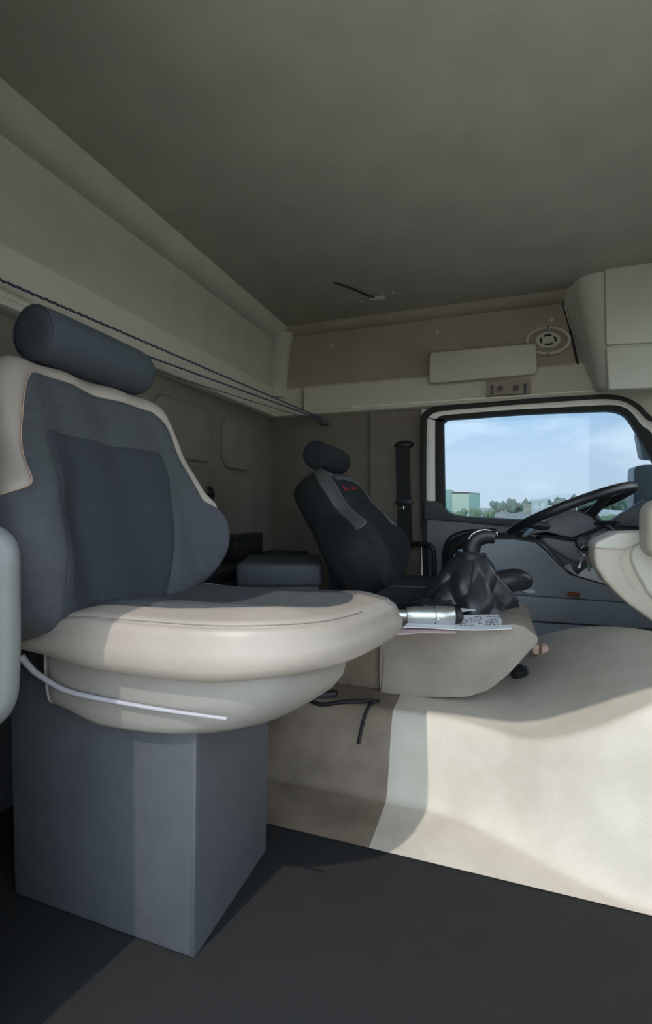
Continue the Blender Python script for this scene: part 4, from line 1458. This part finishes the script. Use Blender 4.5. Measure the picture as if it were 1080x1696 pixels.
for a in (1.55, 3.35, 4.75):
    lathe('screw', [(0, 0.004), (0.002, 0.003), (0.0025, 0.001)], (sc_[0] + 0.088 * math.cos(a), 2.3285, sc_[1] + 0.058 * math.sin(a) - 0.006 * math.cos(a)), (0, -1, 0), 'rubber', spk, 10)

# overhead locker above the driver: slanted rear face, rounded rear corner
lock = empty('overhead_locker', (0.6, 2.25, 1.1), 'pale grey overhead locker with rounded corner above the windscreen end', 'overhead locker')
def locker_ring(z):
    t = (z - 1.10) / 0.46
    xr = 0.405 - 0.135 * t           # rear face at the wall
    pts = [(xr, 2.38), (xr + 0.004, 2.30)]
    r = 0.085
    cx_, cy_ = 0.405 - 0.10 * t + r, 2.165 + r
    for k in range(9):
        q = PI + PI / 2 * k / 8
        pts.append((cx_ + r * math.cos(q), cy_ + r * math.sin(q)))
    pts += [(0.98, 2.165), (0.98, 2.38)]
    return pts
zs = [1.085, 1.095, 1.12, 1.2, 1.3, 1.4, 1.5, 1.57]
V, F = [], []
for z in zs:
    R = locker_ring(z)
    ins_ = 0.012 if z == zs[0] else 0.0
    V += [(x + ins_, y + ins_, z + (0.03 * (y - 2.165) / 0.2 if z < 1.15 else 0)) for x, y in R]
m_ = len(locker_ring(1.2))
for i in range(len(zs) - 1):
    for k in range(m_):
        l = (k + 1) % m_
        F.append((i * m_ + k, i * m_ + l, (i + 1) * m_ + l, (i + 1) * m_ + k))
F.append(tuple(range(m_))[::-1])
F.append(tuple((len(zs) - 1) * m_ + k for k in range(m_)))
link('locker_body', mesh('locker_body', V, F), 'overhead_plastic', lock, autosmooth=35)
du = [(0.412, 1.421), (0.411, 1.261), (0.648, 1.246), (0.646, 1.389)]
prism('locker_door', [(0.408, 1.561), (0.414, 1.252), (0.646, 1.24), (0.644, 1.545)], 2.150, 2.172, 'overhead_plastic', lock, 0.005, 3)
prism('locker_door', [(0.414, 1.242), (0.424, 1.076), (0.647, 1.068), (0.646, 1.231)], 2.150, 2.172, 'overhead_plastic', lock, 0.005, 3)
tube('edge_seam', [(0.287, 2.325, 1.493), (0.31, 2.33, 1.406), (0.321, 2.29, 1.355), (0.34, 2.22, 1.307), (0.368, 2.165, 1.281)], 0.0022, 'cab_plastic', lock, 6, smooth_n=5)
tube('shadow_strip', [(0.281, 2.335, 1.511), (0.312, 2.345, 1.393), (0.332, 2.35, 1.3), (0.347, 2.354, 1.229)], 0.005, 'rubber', lock, 8, smooth_n=4)  # dark tube drawn in for the shadow between locker and wall

# cable and clip on the ceiling
clipo = empty('ceiling_clip', [(-0.551, 2.2, 1.5)][0], 'small ceiling clip holding a thin dark cable near the side wall', 'clip')
ck = [(-0.493, 2.1, 1.461), (-0.53, 2.05, 1.479), (-0.567, 1.98, 1.487), (-0.622, 1.9, 1.508)]
tube('cable', [(p[0], p[1], 1.541) for p in ck], 0.004, 'rubber', clipo, 6, smooth_n=4)
box('clip_body', ck[0][0] - 0.03, ck[0][0] + 0.035, ck[0][1] - 0.012, ck[0][1] + 0.014, 1.532, 1.547, 'ceiling_liner', clipo, 0.004)
for d in (-0.075, 0.075):
    lathe('clip_screw', [(0, 0.008), (0.003, 0.007), (0.004, 0.003)], (ck[0][0] + d, ck[0][1] - d * 0.3, 1.545), (0, 0, -1), 'cab_plastic', clipo, 14)

# ------------------------------------------------------------------ outside
V = [(-300, -200, -1.45), (300, -200, -1.45), (300, 500, -1.45), (-300, 500, -1.45)]
ground = link('ground', mesh('ground', V, [(0, 1, 2, 3)]), 'asphalt')
tag(ground, kind='structure')
GZ = -1.45

mirror = empty('door_mirror', (0.68, 2.60, 0.55), 'grey exterior mirror housing outside the front of the window', 'mirror')
prism('mirror_housing', round_poly([np.array(p) for p in [(0.621, 0.805), (0.658, 0.812), (0.768, 0.809), (0.794, 0.448), (0.616, 0.443)]], 0.02), 2.60, 2.72, 'mirror_grey', mirror, 0.012, 3)
prism('wide_mirror', round_poly([np.array(p) for p in [(0.637, 0.972), (0.79, 0.969), (0.792, 0.831), (0.658, 0.841)]], 0.02), 2.62, 2.70, 'mirror_grey', mirror, 0.012, 3)
tube('mirror_arm', [(0.86, 2.47, 0.95), (0.84, 2.60, 0.90), (0.82, 2.66, 0.75), (0.84, 2.60, 0.56), (0.88, 2.47, 0.52)], 0.014, 'rubber', mirror, 10, smooth_n=5)


def building(name, uvx, Y, depth, m, label, side=None, top=None):
    pass


def far_box(name, x0, x1, y0, y1, z0, z1, m, label, roof=None):
    r = empty(name, ((x0 + x1) / 2, (y0 + y1) / 2, z0), label, 'building')
    box('walls', x0, x1, y0, y1, z0, z1, m, r, 0.0)
    if roof:
        box('roof', x0 - 0.3, x1 + 0.3, y0 - 0.3, y1 + 0.3, z1, z1 + 0.4, roof, r, 0.0)
    return r


g = [(-7.102, 90, 3.137), (-4.16, 90, 3.109), (-8.032, 96, 3.777)]
gb = empty('green_building', (-8, 90, GZ), 'pale green block building seen through the door window', 'building')
prism('lit_wall', [(-30 + 22.2, GZ), (g[1][0], GZ), (g[1][0], g[1][2]), (g[0][0], g[0][2])][0:0] + [(g[0][0], GZ), (g[1][0], GZ), (g[1][0], g[1][2]), (g[0][0], g[0][2])], 90, 90.5, 'green_wall', gb)
e_ = [(-2.455, 96, 3.027)][0]
V = [(g[1][0], 90, GZ), (e_[0], 96, GZ), (e_[0], 96, e_[2]), (g[1][0], 90, g[1][2]), (g[1][0] - 0.3, 90.5, GZ), (e_[0] - 0.3, 96.5, GZ), (e_[0] - 0.3, 96.5, e_[2]), (g[1][0] - 0.3, 90.5, g[1][2])]
link('side_wall', mesh('side_wall', V, [(0, 1, 2, 3), (7, 6, 5, 4), (0, 4, 5, 1), (3, 2, 6, 7), (1, 5, 6, 2), (0, 3, 7, 4)]), 'green_wall_side', gb, smooth=False)  # shade on this side put into a darker green than the lit wall
V = [(g[0][0], 90, g[0][2]), (g[1][0], 90, g[1][2]), (e_[0], 96, e_[2]), (g[0][0], 98, e_[2] + 0.2)]
link('roof', mesh('roof', V + [(a, b, c - 0.3) for a, b, c in V], [(0, 1, 2, 3), (7, 6, 5, 4), (0, 4, 5, 1), (1, 5, 6, 2), (2, 6, 7, 3), (3, 7, 4, 0)]), 'green_wall_side', gb, smooth=False)
gg = [(-11.963, 100, 3.949), (-8.248, 100, 3.907)]
far_box('teal_building', gg[0][0], gg[1][0], 100, 110, GZ, gg[0][2], 'green_wall_side', 'darker green building at the left edge of the window')
for i, (ua, ub, vt) in enumerate(((880,893,828), (894,908,827))):
    a, b = [(ua - 540) / 797.0, (ub - 540) / 797.0]
    cyw, syw = math.cos(math.radians(19.2)), math.sin(math.radians(19.2))
    Yd = 120.0
    f_ = lambda t: Yd * (-syw + t * cyw) / (cyw + t * syw)
    x0, x1 = f_(a), f_(b)
    zt = 0.62 + (838 - vt) / 797.0 * Yd / (cyw + a * syw)
    s_ = empty('silo', ((x0 + x1) / 2, Yd, GZ), ('white silo standing left, beyond the steering wheel', 'white silo standing right, nearer the steering wheel rim')[i], 'silo', 'far white silos')
    lathe('tank', [(0, (x1 - x0) / 2), (zt - GZ, (x1 - x0) / 2)], ((x0 + x1) / 2, Yd, GZ), (0, 0, 1), 'silo_white', s_, 24)
    lathe('silo_top', [(0, (x1 - x0) / 2 * 1.02), (0.35, (x1 - x0) / 2 * 0.8), (0.5, 0.05)], ((x0 + x1) / 2, Yd, zt), (0, 0, 1), 'silo_white', s_, 24)
w_ = [(7.468, 135, 1.245), (9.204, 135, 1.242)]
far_box('low_shed', w_[0][0], w_[1][0], 135, 140, GZ, w_[0][2], 'sand', 'beige shed beside the left white silo')
w_ = [(10.407, 110, 0.492), (14.943, 110, 0.618)]
far_box('long_shed', w_[0][0], w_[1][0], 130, 140, GZ, w_[0][2] + 0.3, 'silo_white', 'low white building seen between the wheel rims')
w_ = [(12.021, 60, 0.09), (14.086, 60, 0.162)]
far_box('white_hall', w_[0][0], w_[1][0], 60, 70, GZ, w_[0][2], 'silo_white', 'low white building right of the steering wheel')

from mathutils import noise
tree_proto = {}
def tree_mesh(seed, m):
    bm = bmesh.new()
    r = random.Random(seed)
    for k in range(7):
        b = bmesh.new()
        bmesh.ops.create_icosphere(b, subdivisions=2, radius=1.0)
        off = Vector((r.uniform(-0.9, 0.9), r.uniform(-0.7, 0.7), r.uniform(0.45, 1.25)))
        rad = r.uniform(0.4, 0.7)
        for v in b.verts:
            d = v.co.normalized()
            v.co = off + d * rad * (1 + 0.45 * noise.noise(d * 3 + off * 3))
        tm = bpy.data.meshes.new('t')
        b.to_mesh(tm)
        b.free()
        bm.from_mesh(tm)
        bpy.data.meshes.remove(tm)
    me = from_bm('crown', bm)
    me.materials.append(MATS[m])
    me.polygons.foreach_set('use_smooth', [True] * len(me.polygons))
    return me
protos = [tree_mesh(s, 'leaf_far') for s in (1, 2, 3)]
protos2 = [tree_mesh(s, 'leaf_near') for s in (4, 5)]
trunk_me = mesh('trunk', *lathe_data([(0, 0.1), (0.8, 0.07)], (0, 0, 0), (0, 0, 1), 8))
trunk_me.materials.append(MATS['cork'])
def tree(x, y, s, h, me, label, group):
    r = empty('tree', (x, y, GZ), label, 'tree', group)
    for nm, dat in (('crown', me), ('trunk', trunk_me)):
        o = bpy.data.objects.new(nm, dat)
        C.objects.link(o)
        o.parent = r
    r.scale = (s, s, h)
    return r
ORD = ('first', 'second', 'third', 'fourth', 'fifth', 'sixth', 'seventh', 'eighth')
for i in range(8):
    Y_ = 150 + (i % 2) * 9
    tree(Y_ * (0.006 + 0.0135 * i), Y_, 1.5, rnd.uniform(1.9, 2.7), protos[i % 3], ORD[i] + ' hazy tree from the green building in the distant tree line', 'distant tree line')
for i in range(7):
    Y_ = 170 + (i % 2) * 20
    tree(Y_ * (0.125 + 0.0185 * i), Y_, 2.1, rnd.uniform(2.8, 4.4), protos[i % 3], ORD[i] + ' hazy tree from the silos on the wooded rise', 'wooded rise')
for i, (u_, s) in enumerate(((0.160, 0.95), (0.190, 0.85), (0.221, 0.9))):
    tree(45 * u_, 45, s, s * 0.85, protos2[i % 2], ('leftmost green bush outside under the steering wheel rim', 'middle green bush outside under the steering wheel rim', 'rightmost green bush outside right of the wheel rim')[i], 'bushes outside')
for i in range(4):
    tree(80 * (-0.085 + 0.026 * i), 80, 0.7, rnd.uniform(0.7, 1.1), protos2[i % 2], ORD[i] + ' low shrub from the left before the pale green building', 'shrubs by the green building')
